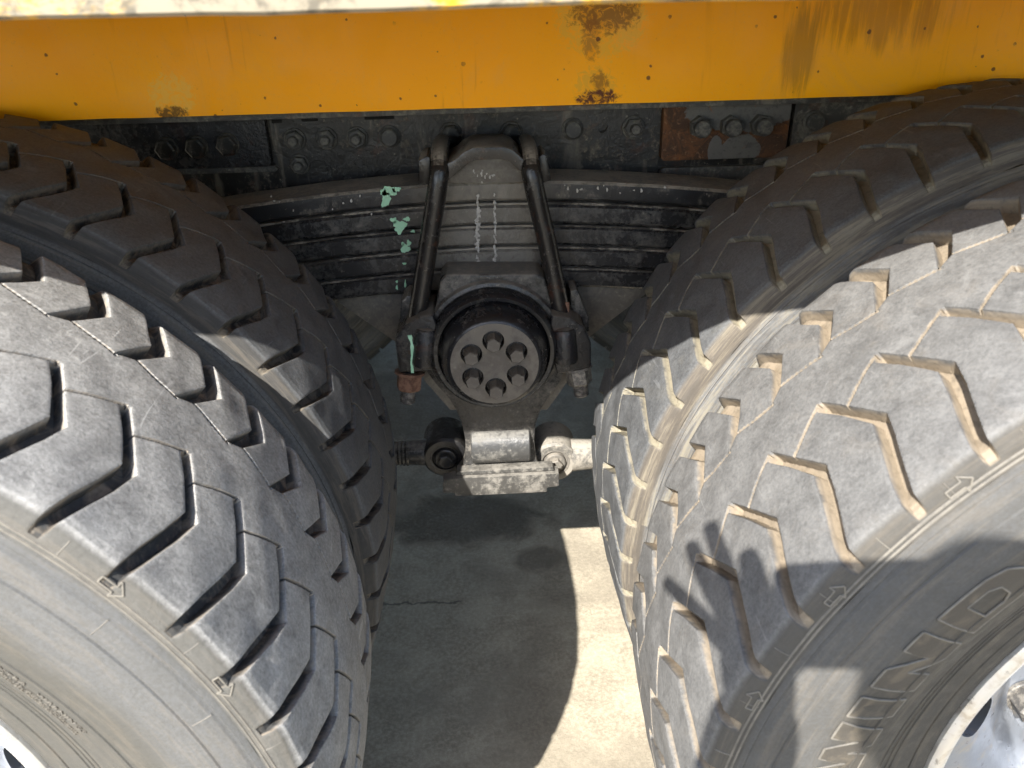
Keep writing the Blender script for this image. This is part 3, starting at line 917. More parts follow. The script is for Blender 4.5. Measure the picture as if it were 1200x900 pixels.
# left wheel: tip at 42.6 deg above the +x side -> 47.4 deg clockwise of the top; right: 46.1 above the -x side
phL = phase(R(90 - 42.7) * RAD)
phR = phase(-R(90 - 46.6) * RAD)
wL = make_wheel(-AX, 0.0, phL, RUB_L, True)
wR = make_wheel(AX, 0.0, phR, RUB_R, True)
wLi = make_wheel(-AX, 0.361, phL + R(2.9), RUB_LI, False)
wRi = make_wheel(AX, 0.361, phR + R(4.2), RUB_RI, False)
tag(wR, 'right outer wheel with tan dirt packed in its tread and raised letters on the sidewall')
tag(wL, 'left outer wheel with clean grey tread and dark grooves')
tag(wLi, 'left inner wheel behind the clean grey outer wheel')
tag(wRi, 'right inner wheel caked with tan dirt between the twin tyres')
for k in range(28):
    a_ = obj('direction_arrow', ARROW, None, wL); a_.rotation_euler = (0, R(143 - 180 + 12.857 * k), 0)
    a_ = obj('direction_arrow', ARROW, None, wR); a_.rotation_euler = (0, R(4 + 12.857 * k), 0)
lettering(wR)
small_text(wL, [('EXTRA   WARNINGS', 0.391, 0.0085, 143), ('MAX LOAD SINGLE  AT  COLD', 0.3845, 0.0042, 144), ('MAX LOAD DUAL  AT  COLD INFLATION', 0.3795, 0.0036, 145), ('TREAD AND SIDEWALL PLIES STEEL CORD', 0.3745, 0.0036, 145)])
# the far pair of twin wheels on the other side of the axles
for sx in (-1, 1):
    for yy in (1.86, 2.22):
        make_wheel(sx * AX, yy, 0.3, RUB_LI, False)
    wt = lathe([(0.0, 0.60), (0.09, 0.60), (0.09, 0.70), (0.075, 0.78), (0.075, 1.0), (0.16, 1.12), (0.19, 1.26), (0.16, 1.40), (0.075, 1.52), (0.075, 1.74), (0.09, 1.80), (0.09, 1.92), (0, 1.92)], n=40)
    obj('axle_housing', wt, GREASE, TR, (sx * AX, 0, CZ))
    dr = lathe([(0.0, 0.55), (0.20, 0.55), (0.205, 0.60), (0.205, 0.68), (0.19, 0.72), (0, 0.72)], n=48)
    obj('brake_drum', dr, GREASE, TR, (sx * AX, 0.02, CZ))

# ---- yellow body: lip, deck, side board
YEL = painted_yellow('yellow_paint'); LIPM = painted_yellow('worn_yellow_paint', True)
DECKM = black_paint('deck_underside', col=(0.34, 0.26, 0.14), dust=(0.31, 0.29, 0.26), amt=0.7, thr=0.46, rough=0.5, up=0, off=131)
b = bmesh.new()
N_ = 200
xs = np.linspace(-3.2, 2.6, N_)
ringL = []
for x in xs:                                    # slightly dented lip edge
    dz = 0.0012 * noise.noise(Vector((x * 6, 0, 0))) + 0.0006 * noise.noise(Vector((x * 40, 3, 0)))
    ringL.append([b.verts.new((x, 0.054, 1.1700 + dz)), b.verts.new((x, 0.047, 1.1675 + dz)), b.verts.new((x, 0.0440, 1.1695 + dz)), b.verts.new((x, 0.0440, 1.262)), b.verts.new((x, 0.050, 1.268)), b.verts.new((x, 0.054, 1.266))])
for i in range(N_ - 1):
    A, B = ringL[i], ringL[i + 1]
    for k in range(6):
        l = (k + 1) % 6
        b.faces.new((A[k], A[l], B[l], B[k]))
b.faces.new(ringL[0]); b.faces.new(ringL[-1][::-1])
tag(obj('body_lip', finish(b, ang=50), LIPM, TR), 'sunlit outer lip of the body, yellow paint worn to bare metal')
obj('deck', box(-3.2, 2.6, 0.056, 2.50, 1.255, 1.266), DECKM, TR)
zb = at(600, 120.5, 0.69).z
b = bmesh.new()                                 # gently wavy board
nx_, nz_ = 160, 10
G_ = [[b.verts.new((-3.2 + 5.8 * i / nx_, 0.69 + 0.0022 * noise.noise(Vector((i * .5, j * .2, 0))) + (0.012 if j == 0 else 0), zb + (1.2545 - zb) * max(0, j - 1) / (nz_ - 1) + 0.0008 * noise.noise(Vector((i * 1.9, 5, 0)))))
       for j in range(nz_ + 1)] for i in range(nx_ + 1)]
for i in range(nx_):
    for j in range(nz_):
        b.faces.new((G_[i][j], G_[i + 1][j], G_[i + 1][j + 1], G_[i][j + 1]))
me = finish(b, ang=40)
o = obj('side_board', me, YEL, TR)
sm = o.modifiers.new('thickness', 'SOLIDIFY'); sm.thickness = 0.006; sm.offset = -1
tag(o, 'orange yellow side board with rust patches and dark runs')

# ---- chassis rail, plates, bolts
YF = 0.92
KS = 1.06
def zat(px, py, Y): return at(px, py, Y).z
rt = zat(600, 118, YF); rb = 0.72
obj('chassis_rail', plate([(-3.0, rb), (2.4, rb), (2.4, rt), (-3.0, rt)], [], YF + 0.006, YF + 0.014), RAIL, TR)
obj('rail_flange', box(-3.0, 2.4, 0.80, YF + 0.02, rt + 0.001, rt + 0.009, 0.002), RAIL_GREY, TR)
obj('subframe', box(-3.0, 2.4, 0.80, YF + 0.1, rt + 0.012, 1.24, 0.003), GREASE, TR)
def pl(px0, px1, py_top, py_bot, Y, mat, name='frame_plate', holes=(), th=0.007, cut=None, label=None):
    xa, xb = at(px0, 150, Y).x, at(px1, 150, Y).x
    zt, z0 = at((px0 + px1) / 2, py_top, Y).z, at((px0 + px1) / 2, py_bot, Y).z
    hs = [ring_pts(at(hx, hy, Y).x, at(hx, hy, Y).z, 0.0085, 16) for hx, hy in holes]
    o_ = [(xa + 0.004, z0), (xb - 0.004, z0), (xb, z0 + 0.004), (xb, zt - 0.004), (xb - 0.004, zt), (xa + 0.004, zt), (xa, zt - 0.004), (xa, z0 + 0.004)]
    if cut: o_ = cut(xa, xb, z0, zt)
    o = obj(name, plate(o_, hs, Y, Y + th), mat, TR)
    if label: o['label'] = label
    return o
pl(-250, 311, 139, 204, YF - 0.012, BLACK_WET, th=0.018, label='glossy black frame plate with brown dirt')
pl(-300, 318, 205, 211, YF - 0.016, RAIL_GREY, th=0.02)
pl(317, 774, 127, 330, YF - 0.004, RAIL, holes=[(706, 149), (775, 200)][:1], th=0.008, label='dark grey frame plate with a row of bolts')
pl(777, 924, 121, 186, YF - 0.018, RUSTY, th=0.02, label='rusty frame plate with flaking grey paint and three bolts')
pl(929, 1300, 112, 187, YF - 0.010, RAIL_GREY, th=0.016)
pl(777, 1300, 189, 330, YF - 0.006, RAIL_GREY, th=0.012)
# thin near-black boxes on the plate's top edge, painting the shade inside short slots
for (p0, p1, py) in ((318, 330, 142), (353, 372, 140), (427, 462, 138)):
    a, c = at(p0, py, YF - 0.006), at(p1, py, YF - 0.006)
    obj('slot_shade', box(a.x, c.x, YF - 0.0055, YF - 0.004, a.z - 0.0035, a.z + 0.0035, 0.001), HOLE, TR)
NUT_STUD = hexnut(0.0145, 0.012, 0.0165, 0.0075, 0.010); NUT_STUD.materials.append(RAIL_GREY)
NUT_RND = lathe([(0.0165, 0.0), (0.0165, -0.004), (0.0135, -0.006), (0.0135, -0.0115), (0.011, -0.0145), (0.0, -0.0150)], n=24); NUT_RND.materials.append(RAIL_GREY)
NUT_HEX = hexnut(0.0150, 0.011, 0.0170); NUT_HEX.materials.append(RAIL)
NUT_BIG = hexnut(0.0165, 0.016, None, 0.0125, 0.014); NUT_BIG.materials.append(RAIL_GREY)
def bolt_at(px, py, Y, me, s=1.0):
    p = at(px, py, Y)
    o = obj('bolt', me, None, TR, (p.x, Y + 0.0005, p.z)); o.scale = (s * KS,) * 3; o.rotation_euler = (0, random.uniform(0, 1), 0)
for x, y in ((346, 163), (383, 162), (419, 161)): bolt_at(x, y, YF - 0.004, NUT_STUD)
bolt_at(352, 192, YF - 0.004, NUT_STUD, 0.92)
bolt_at(457, 160, YF - 0.004, NUT_RND)
for x, y in ((528, 157), (599, 156)): bolt_at(x, y, YF - 0.004, NUT_HEX, 1.05)
bolt_at(671, 151, YF - 0.004, NUT_RND)
bolt_at(742, 149, YF - 0.004, NUT_STUD, 1.05)
for x, y in ((819, 148), (855, 147), (890, 146)): bolt_at(x, y, YF - 0.018, NUT_BIG)
bolt_at(953, 142, YF - 0.010, NUT_RND)
for x, y in ((267, 169), (231, 172), (196, 174)): bolt_at(x, y, YF - 0.012, NUT_HEX)

# ---- leaf spring
SP = empty('leaf_spring', (0, 0, 0.92), TR)
STEP = (at(570, 214, 0.77).z - at(570, 318, 0.77).z) / 4
SY0, SY1 = 0.77, 0.86
KC = 0.20
def leaf(ztop, th, half, y0, y1, tip=0.06):
    b = bmesh.new()
    n = 48
    rings = []
    bv = 0.0010 if th < 0.01 else 0.0045
    for i in range(n + 1):
        x = -half + 2 * half * i / n
        z = ztop - KC * x * x / (1 + 0.8 * x * x)
        e = min(1, (half - abs(x)) / tip) if tip else 1
        t_ = th * (0.55 + 0.45 * e)
        jz = 0.0006 * noise.noise(Vector((x * 20, ztop * 50, 0)))
        rings.append([b.verts.new((x, yy, zz + jz)) for yy, zz in ((y0 + bv, z), (y1 - bv, z), (y1, z - bv), (y1, z - t_ + bv), (y1 - bv, z - t_), (y0 + bv, z - t_), (y0 + .0006, z - t_ + bv * 0.87), (y0, z - t_ * .5), (y0 + .0006, z - bv * 0.87))])
    for i in range(n):
        A, B = rings[i], rings[i + 1]
        for k in range(9):
            l = (k + 1) % 9
            b.faces.new((A[k], A[l], B[l], B[k]))
    b.faces.new(rings[0]); b.faces.new(rings[-1][::-1])
    return finish(b, ang=24)
zt = at(570, 214, SY0).z
halves = [0.66, 0.64, 0.56, 0.48, 0.42]
for i, hf in enumerate(halves):
    o = obj('leaf', leaf(zt - 0.92, STEP * 0.84, hf, SY0 + (0.0015, -0.001, 0.001, 0, 0.0012)[i], SY1), SPRING_TOP if i == 0 else SPRING, SP)
    zt -= STEP
    if i < 4:   # thinner spacer ledge between the leaves, set a little proud
        obj('spacer_strip', leaf(zt - 0.92 + 0.0026, 0.0030, hf - 0.01, SY0 + 0.0015, SY1 - 0.002, 0), LEDGE, SP)
# mint green marking paint, ragged flakes lying on the leaf edges
def flake(cx, cy, rx, ry, Y, mat, name, seed, n=22, rag=0.35):
    rs = random.Random(seed)
    out = []
    for k in range(n):
        a = 2 * math.pi * k / n
        f = 1 - rag * rs.random() + 0.15 * math.sin(3 * a + seed)
        p = at(cx + rx * f * math.cos(a), cy + ry * f * math.sin(a), Y)
        out.append((p.x, p.z))
    return obj(name, plate(out[::-1], [], Y, Y + 0.0012), mat, TR)
Yp = SY0 - 0.0016
for i, (cx, cy, rx, ry) in enumerate(((455, 224, 12, 7), (452, 233, 6, 12), (464, 222, 6, 4), (468, 265, 9, 9), (461, 258, 4, 4), (477, 257, 5, 3), (484, 271, 3, 2), (475, 291, 6, 6), (479, 285, 3, 4), (472, 286, 2, 3), (474, 309, 3, 1.5), (465, 330, 1.5, 2), (465, 337, 1.5, 3), (475, 333, 1.5, 5))):
    flake(cx, cy, rx, ry, Yp, MINT, 'paint_mark', i)
# chalky drips down the middle of the pack: broken, uneven splashes one below the other
for j, (cx, ys, ye) in enumerate(((560, 228, 312), (580, 226, 312))):
    rs = random.Random(j + 3)
    yy = ys
    while yy < ye:
        hh = rs.uniform(3.0, 8.0)
        wd = rs.uniform(1.3, 2.8) if (yy < 245 or yy > 290 or j) else rs.uniform(2.4, 4.4)
        if rs.random() > 0.12:
            flake(cx + rs.uniform(-1.0, 1.0), yy + hh / 2, wd, hh * 0.75, Yp - 0.0002 * rs.random(), SPLASH, 'paint_drip', rs.randrange(1000), n=16, rag=0.6)
        yy += hh * rs.uniform(0.8, 1.15)
rs = random.Random(9)
for i in range(34):
    if i < 12: cx, cy = rs.gauss(568, 9), rs.gauss(205, 5)
    elif i < 24: cx, cy = rs.uniform(655, 780), rs.gauss(221, 3)
    else: cx, cy = rs.uniform(310, 440), rs.gauss(238, 8)
    Yc = Yp if i >= 12 else 0.7385
    s_ = rs.uniform(0.7, 2.0)
    flake(cx, cy, s_, s_ * rs.uniform(0.7, 2.2), Yc, SPLASH, 'splash_mark', i + 50, n=8)

# ---- top clamp (arched) over the spring, between the U-bolts
Yc = 0.74
def w2(px, py, Y=Yc):
    p = at(px, py, Y); return (p.x, p.z)
arch = [w2(518, 215), w2(518, 210), w2(530, 199), w2(541, 187), w2(553, 181), w2(592, 180), w2(603, 185), w2(614, 196), w2(626, 207), w2(630, 214)]
obj('clamp_block', prism(arch[::-1], Yc, 0.87, bevel=0.002), FACE, TR)
# thick dusty saddle band that follows the arch, proud of the block
o_ = [w2(505, 205, 0.73), w2(515, 195, 0.73), w2(532, 187, 0.73), w2(544, 177, 0.73), w2(555, 172, 0.73), w2(590, 171, 0.73), w2(601, 175, 0.73), w2(612, 185, 0.73), w2(626, 193, 0.73), w2(636, 199, 0.73)]
i_ = [w2(634, 215, 0.73), w2(622, 209, 0.73), w2(607, 198, 0.73), w2(597, 189, 0.73), w2(587, 186, 0.73), w2(558, 187, 0.73), w2(549, 191, 0.73), w2(536, 202, 0.73), w2(522, 214, 0.73), w2(508, 221, 0.73)]
b = bmesh.new()
n = len(o_)
FO = [b.verts.new((x, 0.725, z)) for x, z in o_]; FI = [b.verts.new((x, 0.725, z)) for x, z in i_[::-1]]
BO = [b.verts.new((x, 0.825, z)) for x, z in o_]; BI = [b.verts.new((x, 0.825, z)) for x, z in i_[::-1]]
for k in range(n - 1):
    b.faces.new((FO[k], FO[k + 1], FI[k + 1], FI[k])); b.faces.new((BO[k + 1], BO[k], BI[k], BI[k + 1]))
    b.faces.new((FO[k], BO[k], BO[k + 1], FO[k + 1])); b.faces.new((FI[k + 1], BI[k + 1], BI[k], FI[k]))
b.faces.new((FO[0], FI[0], BI[0], BO[0])); b.faces.new((FO[-1], BO[-1], BI[-1], FI[-1]))
obj('clamp_arch', finish(b, ang=40, bevel=0.003), UBOLT, TR)
for pts in ([(490, 188), (500, 182), (512, 188), (508, 217), (491, 215)], [(628, 188), (636, 179), (641, 183), (646, 211), (634, 215)]):
    obj('clamp_ear', prism([w2(x, y, 0.745) for x, y in pts][::-1], 0.742, 0.81, bevel=0.003), UBOLT, TR)

# ---- U-bolts: front leg, bend over the top, rear leg; a second one right beside shows as the shoulder line
for side, top, mid, bot, nut, stud in ((-1, (514, 187), (500, 300), (486, 392), (480, 438), (478, 466)), (1, (622, 186), (645, 300), (662, 392), (677, 432), (681, 458))):
    U = empty('u_bolt', at(*top, 0.725), TR)
    base = U.location
    yf = 0.725
    T, Mi, Bo, St = at(*top, yf), at(*mid, 0.722), at(*bot, 0.71), at(*stud, 0.698)
    path = [(T.x * 0.9, 0.895, 0.60), (T.x, 0.895, T.z - 0.05), (T.x, 0.885, T.z - 0.016), (T.x, 0.860, T.z - 0.002), (T.x, 0.76, T.z + 0.001), (T.x, 0.732, T.z - 0.006), (T.x + .001 * side, 0.722, T.z - 0.026), (Mi.x, 0.722, Mi.z), (Bo.x, Bo.y, Bo.z), Bo * 0.15 + at(*nut, 0.705) * 0.85]
    path = [Vector(p) - base for p in smooth_path(path, 2)]
    obj('rod', tube(path, 0.0143, n=18), UBOLT, U)
    # nut and threaded end
    a, c = at(*nut, 0.705) - base, St - base
    ax = (c - a).normalized()
    q = Vector((0, -1, 0)).rotation_difference(ax)
    nn_ = obj('nut', bpy.data.meshes.get('nutM') or hexnut(0.0200, 0.026, 0.0235, 0.0, 0.0), RUSTNUT if side < 0 else THREAD, U, a - ax * 0.004)
    nn_.rotation_mode = 'QUATERNION'; nn_.rotation_quaternion = q
    thr = []
    L_ = (c - a).length + 0.006
    for k in range(15):
        thr += [(0.0125, -L_ * k / 15), (0.0115, -L_ * (k + .5) / 15)]
    thr += [(0.0125, -L_), (0.009, -L_ - 0.003), (0.0, -L_ - 0.003)]
    s_ = obj('threaded_end', lathe(thr, n=20), THREAD, U, a)
    s_.rotation_mode = 'QUATERNION'; s_.rotation_quaternion = q

# ---- saddle on the trunnion
Yb = 0.73
pad = [w2(512, 352, 0.725), w2(516, 326, 0.725), w2(524, 318, 0.725), w2(630, 318, 0.725), w2(638, 324, 0.725), w2(646, 352, 0.725), w2(655, 385, 0.725), w2(640, 420, 0.725), w2(520, 420, 0.725), w2(504, 385, 0.725)]
obj('spring_saddle', prism(pad[::-1], 0.71, 0.87, bevel=0.004, seg=3), BLACK, TR)
# flared wings of the saddle under the pack
ys_ = 0.8
wing_r = [w2(640, 338, ys_), w2(762, 330, ys_), w2(757, 345, ys_), w2(690, 396, ys_), w2(640, 400, ys_)]
wing_l = [w2(520, 345, ys_), w2(388, 343, ys_), w2(398, 356, ys_), w2(466, 403, ys_), w2(520, 400, ys_)]
obj('saddle_wing', prism(wing_r[::-1], ys_, 0.87, bevel=0.003), CAST, TR)
obj('saddle_wing', prism(wing_l, ys_, 0.87, bevel=0.003), CAST, TR)
# ears that the U-bolt ends pass through
for pts, tp in (([(476, 378), (492, 368), (508, 366), (516, 388), (508, 432), (468, 434), (463, 395)], None), ([(646, 366), (668, 370), (684, 380), (692, 400), (692, 428), (652, 436), (642, 392)], None)):
    y0_ = 0.682
    o = obj('saddle_ear', prism([w2(x, y, y0_ + .01) for x, y in pts][::-1], y0_, 0.77, bevel=0.005, seg=3), BLACK_WET, TR)
for (xa, ya, xb, yb_) in ((500, 384, 496, 428), (661, 384, 664, 424)):
    p, q = at(xa, ya, 0.690), at(xb, yb_, 0.684)
    dv = (q - p).normalized()
    obj('ear_sleeve', tube([p - dv * 0.002, p, p + dv * 0.004, q - dv * 0.004, q, q + dv * 0.001], [0.010, 0.016, 0.018, 0.018, 0.0165, 0.010], n=24), BLACK_WET, TR)
for pts in ([(470, 352), (478, 345), (492, 349), (490, 384), (468, 388)], [(668, 340), (676, 338), (690, 372), (690, 388), (668, 384)]):
    obj('ear_gusset', prism([w2(x, y, 0.73) for x, y in pts][::-1], 0.725, 0.78, bevel=0.003), BLACK, TR)
a, c = at(482, 396, 0.678), at(486, 436, 0.678)
L_, R_ = [], []
rs = random.Random(2)
for k in range(14):
    t_ = k / 13
    x_, y_ = 480 + 5 * t_ + 1.5 * math.sin(t_ * 5), 393 + 44 * t_
    wd = 1.2 + 1.3 * rs.random()
    p, q = at(x_ - wd, y_, 0.68), at(x_ + wd, y_, 0.68)
    L_.append((p.x, p.z)); R_.append((q.x, q.z))
obj('paint_mark', plate(L_ + R_[::-1], [], 0.6795, 0.6815), MINT, TR)
obj('rust_patch', box(at(659, 0, 0.71).x + .002, at(669, 0, 0.71).x + .002, 0.704, 0.707, at(664, 367, 0.71).z, at(664, 353, 0.71).z, 0.001), RUSTNUT, TR)

# ---- trunnion end cap with six bolts
cc = at(579, 415, 0.67)
cap = empty('trunnion_cap', (cc.x, 0.67, cc.z), TR)
cap.scale = (KS, KS, KS)
obj('cap_ring', lathe([(0.070, 0.06), (0.0905, 0.06), (0.0905, 0.012), (0.0885, 0.004), (0.0850, 0.000), (0.0800, 0.001), (0.0785, 0.006), (0.0775, 0.008), (0.0765, 0.004),
                       (0.0755, -0.006), (0.0745, -0.012), (0.0725, -0.019), (0.0690, -0.026), (0.0655, -0.0305), (0.0625, -0.0325), (0.0600, -0.0332)], n=96, ang=28), black_paint('cap_paint', dust=(0.24, 0.21, 0.17), amt=0.5, thr=0.54, rough=0.13, up=0.0, off=141, relief=1.6), cap)
hl = []
bp_ = []
for k in range(6):
    a = R(91 + 60 * k)
    bp_.append((0.0358 * math.cos(a), 0.0358 * math.sin(a)))
    hl.append(ring_pts(bp_[-1][0], bp_[-1][1], 0.0150, 28))
obj('cap_face', plate(ring_pts(0, 0, 0.0610, 80), hl, -0.0335, -0.0225), FACE, cap)
obj('cap_back', lathe([(0.066, -0.0215), (0.0, -0.0215)][::-1], n=48), BLACK_WET, cap)
b = bmesh.new()
lathe([(0.0138, 0), (0.0138, -0.0035), (0.0125, -0.005), (0.0100, -0.0055)], n=28, b=b)
n0 = len(b.faces)
ra, rb_ = 0.0112, 0.0098
A = [b.verts.new((ra * math.cos(R(60 * k)), -0.005, ra * math.sin(R(60 * k)))) for k in range(6)]
B = [b.verts.new((ra * math.cos(R(60 * k)), -0.0265, ra * math.sin(R(60 * k)))) for k in range(6)]
D_ = [b.verts.new((rb_ * math.cos(R(60 * k)), -0.0285, rb_ * math.sin(R(60 * k)))) for k in range(6)]
for P0, P1 in ((A, B), (B, D_)):
    for k in range(6):
        b.faces.new((P0[k], P0[(k + 1) % 6], P1[(k + 1) % 6], P1[k]))
f = b.faces.new(D_); f.material_index = 1
CB = finish(b, ang=25)
CB.materials.append(BLACK_WET); CB.materials.append(FACE)
for k, (x, z) in enumerate(bp_):
    o = obj('bolt', CB, None, cap, (x, -0.0220, z)); o.rotation_euler = (0, random.random(), 0)
# seam ring around the cap on the saddle
obj('cap_seat', lathe([(0.085, 0.10), (0.0985, 0.10), (0.0990, 0.030), (0.0975, 0.026), (0.0930, 0.0245), (0.0895, 0.026)], n=80, ang=28), BLACK, TR, (cc.x, 0.67, cc.z - 0.001)).scale = (KS, KS, KS)

# ---- lower bracket
yb = 0.725
Lc = [(500, 424), (500, 436), (512, 452), (526, 467), (534, 480), (541, 496), (545, 515), (546, 532), (543, 546), (534, 557)]
Rc = [(643, 557), (632, 549), (628, 535), (626, 516), (628, 496), (635, 478), (646, 462), (658, 446), (662, 434), (660, 424)]
neck = [w2(x, y, yb) for x, y in Lc + Rc]
obj('bracket', prism(neck, yb, 0.83, bevel=0.003, seg=2), BLACK, TR)
# rear web of the bracket wider and paler behind it
Lc2 = [(494, 426), (498, 440), (514, 458), (528, 474)]
Rc2 = [(640, 474), (652, 458), (664, 440), (668, 426)]
obj('bracket_web', prism([w2(x, y, 0.77) for x, y in Lc2 + Rc2], 0.75, 0.81, bevel=0.002), CAST, TR)
pz = at(587, 531, 0.71)
barp = lathe([(0.0, -0.049), (0.031, -0.049), (0.033, -0.047), (0.033, 0.047), (0.031, 0.049), (0.0, 0.049)], n=40, axis='X')
obj('cross_tube', barp, black_paint('tube_paint', col=(0.05, 0.05, 0.05), dust=(0.20, 0.19, 0.17), amt=0.7, thr=0.48, rough=0.28, up=0.7, off=101), TR, (pz.x, 0.737, pz.z + 0.004))
# flat bar with stepped ends under the tube
SL = black_paint('bar_paint', col=(0.05, 0.048, 0.045), dust=(0.22, 0.205, 0.18), amt=0.8, thr=0.47, rough=0.35, up=0.7, off=111)
bar = [w2(519, 563, 0.70), w2(533, 560, 0.70), w2(655, 554, 0.70), w2(655, 569, 0.70), w2(641, 571, 0.70), w2(641, 576, 0.70), w2(533, 581, 0.70), w2(533, 577, 0.70), w2(519, 577, 0.70)]
obj('retaining_bar', prism(bar[::-1], 0.698, 0.722, bevel=0.002), SL, TR)
obj('wedge_plate', prism([w2(536, 555, 0.70), w2(648, 549, 0.70), w2(650, 553, 0.70), w2(534, 559, 0.70)][::-1], 0.704, 0.724, bevel=0.001), SL, TR)
# ---- torque rods with bushed eyes
def torque_rod(name, px, py, dirx, mat, mat2, matrod, label):
    c = at(px, py, 0.755)
    T = empty(name, (c.x, 0.775, c.z), TR)
    T['label'] = label
    obj('rod_eye', lathe([(0.026, -0.024), (0.0345, -0.024), (0.0385, -0.020), (0.0395, -0.012), (0.0400, 0.050), (0.036, 0.056), (0.03, 0.056)], n=56), mat, T)
    obj('bushing', lathe([(0.0265, -0.020), (0.0255, -0.024), (0.0230, -0.024), (0.0220, -0.019), (0.0195, -0.018), (0.0185, -0.026), (0.0165, -0.0275), (0.0, -0.0275)], n=48), mat2, T)
    obj('pin_nut', hexnut(0.0130, 0.010), mat2, T, (0, -0.0275, 0))
    prof_ = []
    nn = 30 if dirx < 0 else 8
    x = 0.030
    for k in range(nn):
        x2 = 0.030 + 0.10 * k / nn
        r_ = (0.0240 if dirx < 0 else 0.0290) - 0.0035 * min(1, k / nn * 2)
        if dirx < 0 and k > nn * 0.35: r_ += 0.0022 * (k % 2)
        prof_.append((r_, dirx * x2))
    prof_ += [(0.024, dirx * 0.135), (0.024, dirx * 0.6), (0.0, dirx * 0.6)]
    obj('rod_shaft', lathe(prof_, n=32, axis='X'), matrod, T)
torque_rod('torque_rod', 522, 536, -1, GREASE, GREASE, BLACK, 'greasy black torque rod running behind the left wheel')
torque_rod('torque_rod', 650, 541, 1, DUSTY, CAST, DUSTY, 'pale dusty torque rod running behind the right wheel')

# trunnion shaft and crossmember further in
obj('trunnion_shaft', lathe([(0.0, 0.70), (0.075, 0.70), (0.075, 1.9), (0.0, 1.9)], n=32), GREASE, TR, (cc.x, 0, cc.z + 0.0))
obj('crossmember', box(-0.10, 0.10, 0.940, 1.65, 0.80, 0.98, 0.004), GREASE, TR)
obj('chassis_rail', box(-3.0, 2.4, 1.66, 1.70, 0.72, rt), GREASE, TR)
obj('leaf_spring', box(-0.6, 0.6, 1.73, 1.82, 0.76, 0.915, 0.004), GREASE, TR)

# ------------------------------------------------------------------ the photographer, whose shadow falls on the right wheel
def camsp(a, b_, c=0.0): return CAM + RT * a + UP * b_ + FW * c
def skin(name, chains, mat, parent, sub=2, root=0):
    vs, es, rd = [], [], []
    roots = []
    for ch in chains:
        s = len(vs)
        roots.append(s)
        for p, r in ch:
            vs.append(tuple(p)); rd.append(r)
        es += [(s + i, s + i + 1) for i in range(len(ch) - 1)]
    me = bpy.data.meshes.new(name)
    me.from_pydata(vs, es, [])
    o = obj(name, me, mat, parent)
    sk = o.modifiers.new('skin', 'SKIN'); sk.use_smooth_shade = True
    for i, v in enumerate(me.skin_vertices[0].data):
        r = rd[i]
        v.radius = (r, r) if not isinstance(r, tuple) else r
        v.use_root = i in roots
    su = o.modifiers.new('sub', 'SUBSURF'); su.levels = sub; su.render_levels = sub
    return o
kk = M('skin', rough=0.5, col=(0.50, 0.30, 0.21)); kk.b.inputs['Subsurface Weight'].default_value = 0.1; SKINM = kk.done()
kk = M('shirt', rough=0.85, col=(0.11, 0.13, 0.17)); kk.bump(kk.noise(300), .001, .5); SHIRT = kk.done()
kk = M('trousers', rough=0.9, col=(0.06, 0.07, 0.09)); TROU = kk.done()
kk = M('phone_black', rough=0.3, col=(0.02, 0.02, 0.022)); PHONE = kk.done()
kk = M('hair', rough=0.6, col=(0.03, 0.022, 0.018)); HAIR = kk.done()

PE = empty('person', (-0.02, -0.86, 0))
tag(PE, 'person in dark shirt standing at the truck and holding up a phone with both hands', 'person')
head = Vector((-0.035, -0.83, 1.478))
# torso, legs and arms: one continuous body
hips = Vector((-0.04, -0.95, 0.86)); chest = Vector((-0.05, -0.93, 1.15)); neckb = Vector((-0.04, -0.90, 1.30))
vs = []; es = []; rd = []
def V(p, r): vs.append(tuple(p)); rd.append(r); return len(vs) - 1
wl = camsp(-0.026, -0.040, -0.042); wr = camsp(0.182, -0.066, -0.040)
h0 = V(hips, (0.155, 0.12)); w_ = V((-0.04, -0.94, 1.0), (0.14, 0.11)); c_ = V(chest, (0.165, 0.12)); n_ = V(neckb, (0.075, 0.07)); hb = V(head - Vector((0, 0.01, 0.10)), (0.056, 0.058))
es += [(h0, w_), (w_, c_), (c_, n_), (n_, hb)]
for sx, wr_, eb in ((-1, wl, Vector((-0.095, -0.57, 0.945))), (1, wr, Vector((0.24, -0.64, 0.90)))):
    s1 = V((-0.05 + sx * 0.17, -0.93, 1.255), 0.062); e1 = V(eb, 0.050); w1 = V(wr_, 0.038)
    es += [(n_, s1), (s1, e1), (e1, w1)]
    hp = V((-0.06 + sx * 0.09, -0.95, 0.78), 0.085); kn = V((-0.02 + sx * 0.11, -0.89, 0.47), 0.058); an = V((-0.02 + sx * 0.12, -0.93, 0.09), 0.042); to = V((-0.02 + sx * 0.14, -0.78, 0.035), 0.035)
    es += [(h0, hp), (hp, kn), (kn, an), (an, to)]
me = bpy.data.meshes.new('body'); me.from_pydata(vs, es, [])
bo = obj('body', me, SHIRT, PE, loc=None)
bo.matrix_parent_inverse = Matrix.Translation(-Vector(PE.location))
bo.modifiers.new('skin', 'SKIN').use_smooth_shade = True
for i, v in enumerate(me.skin_vertices[0].data):
    v.radius = rd[i] if isinstance(rd[i], tuple) else (rd[i], rd[i]); v.use_root = (i == 0)
su = bo.modifiers.new('sub', 'SUBSURF'); su.levels = 2; su.render_levels = 2
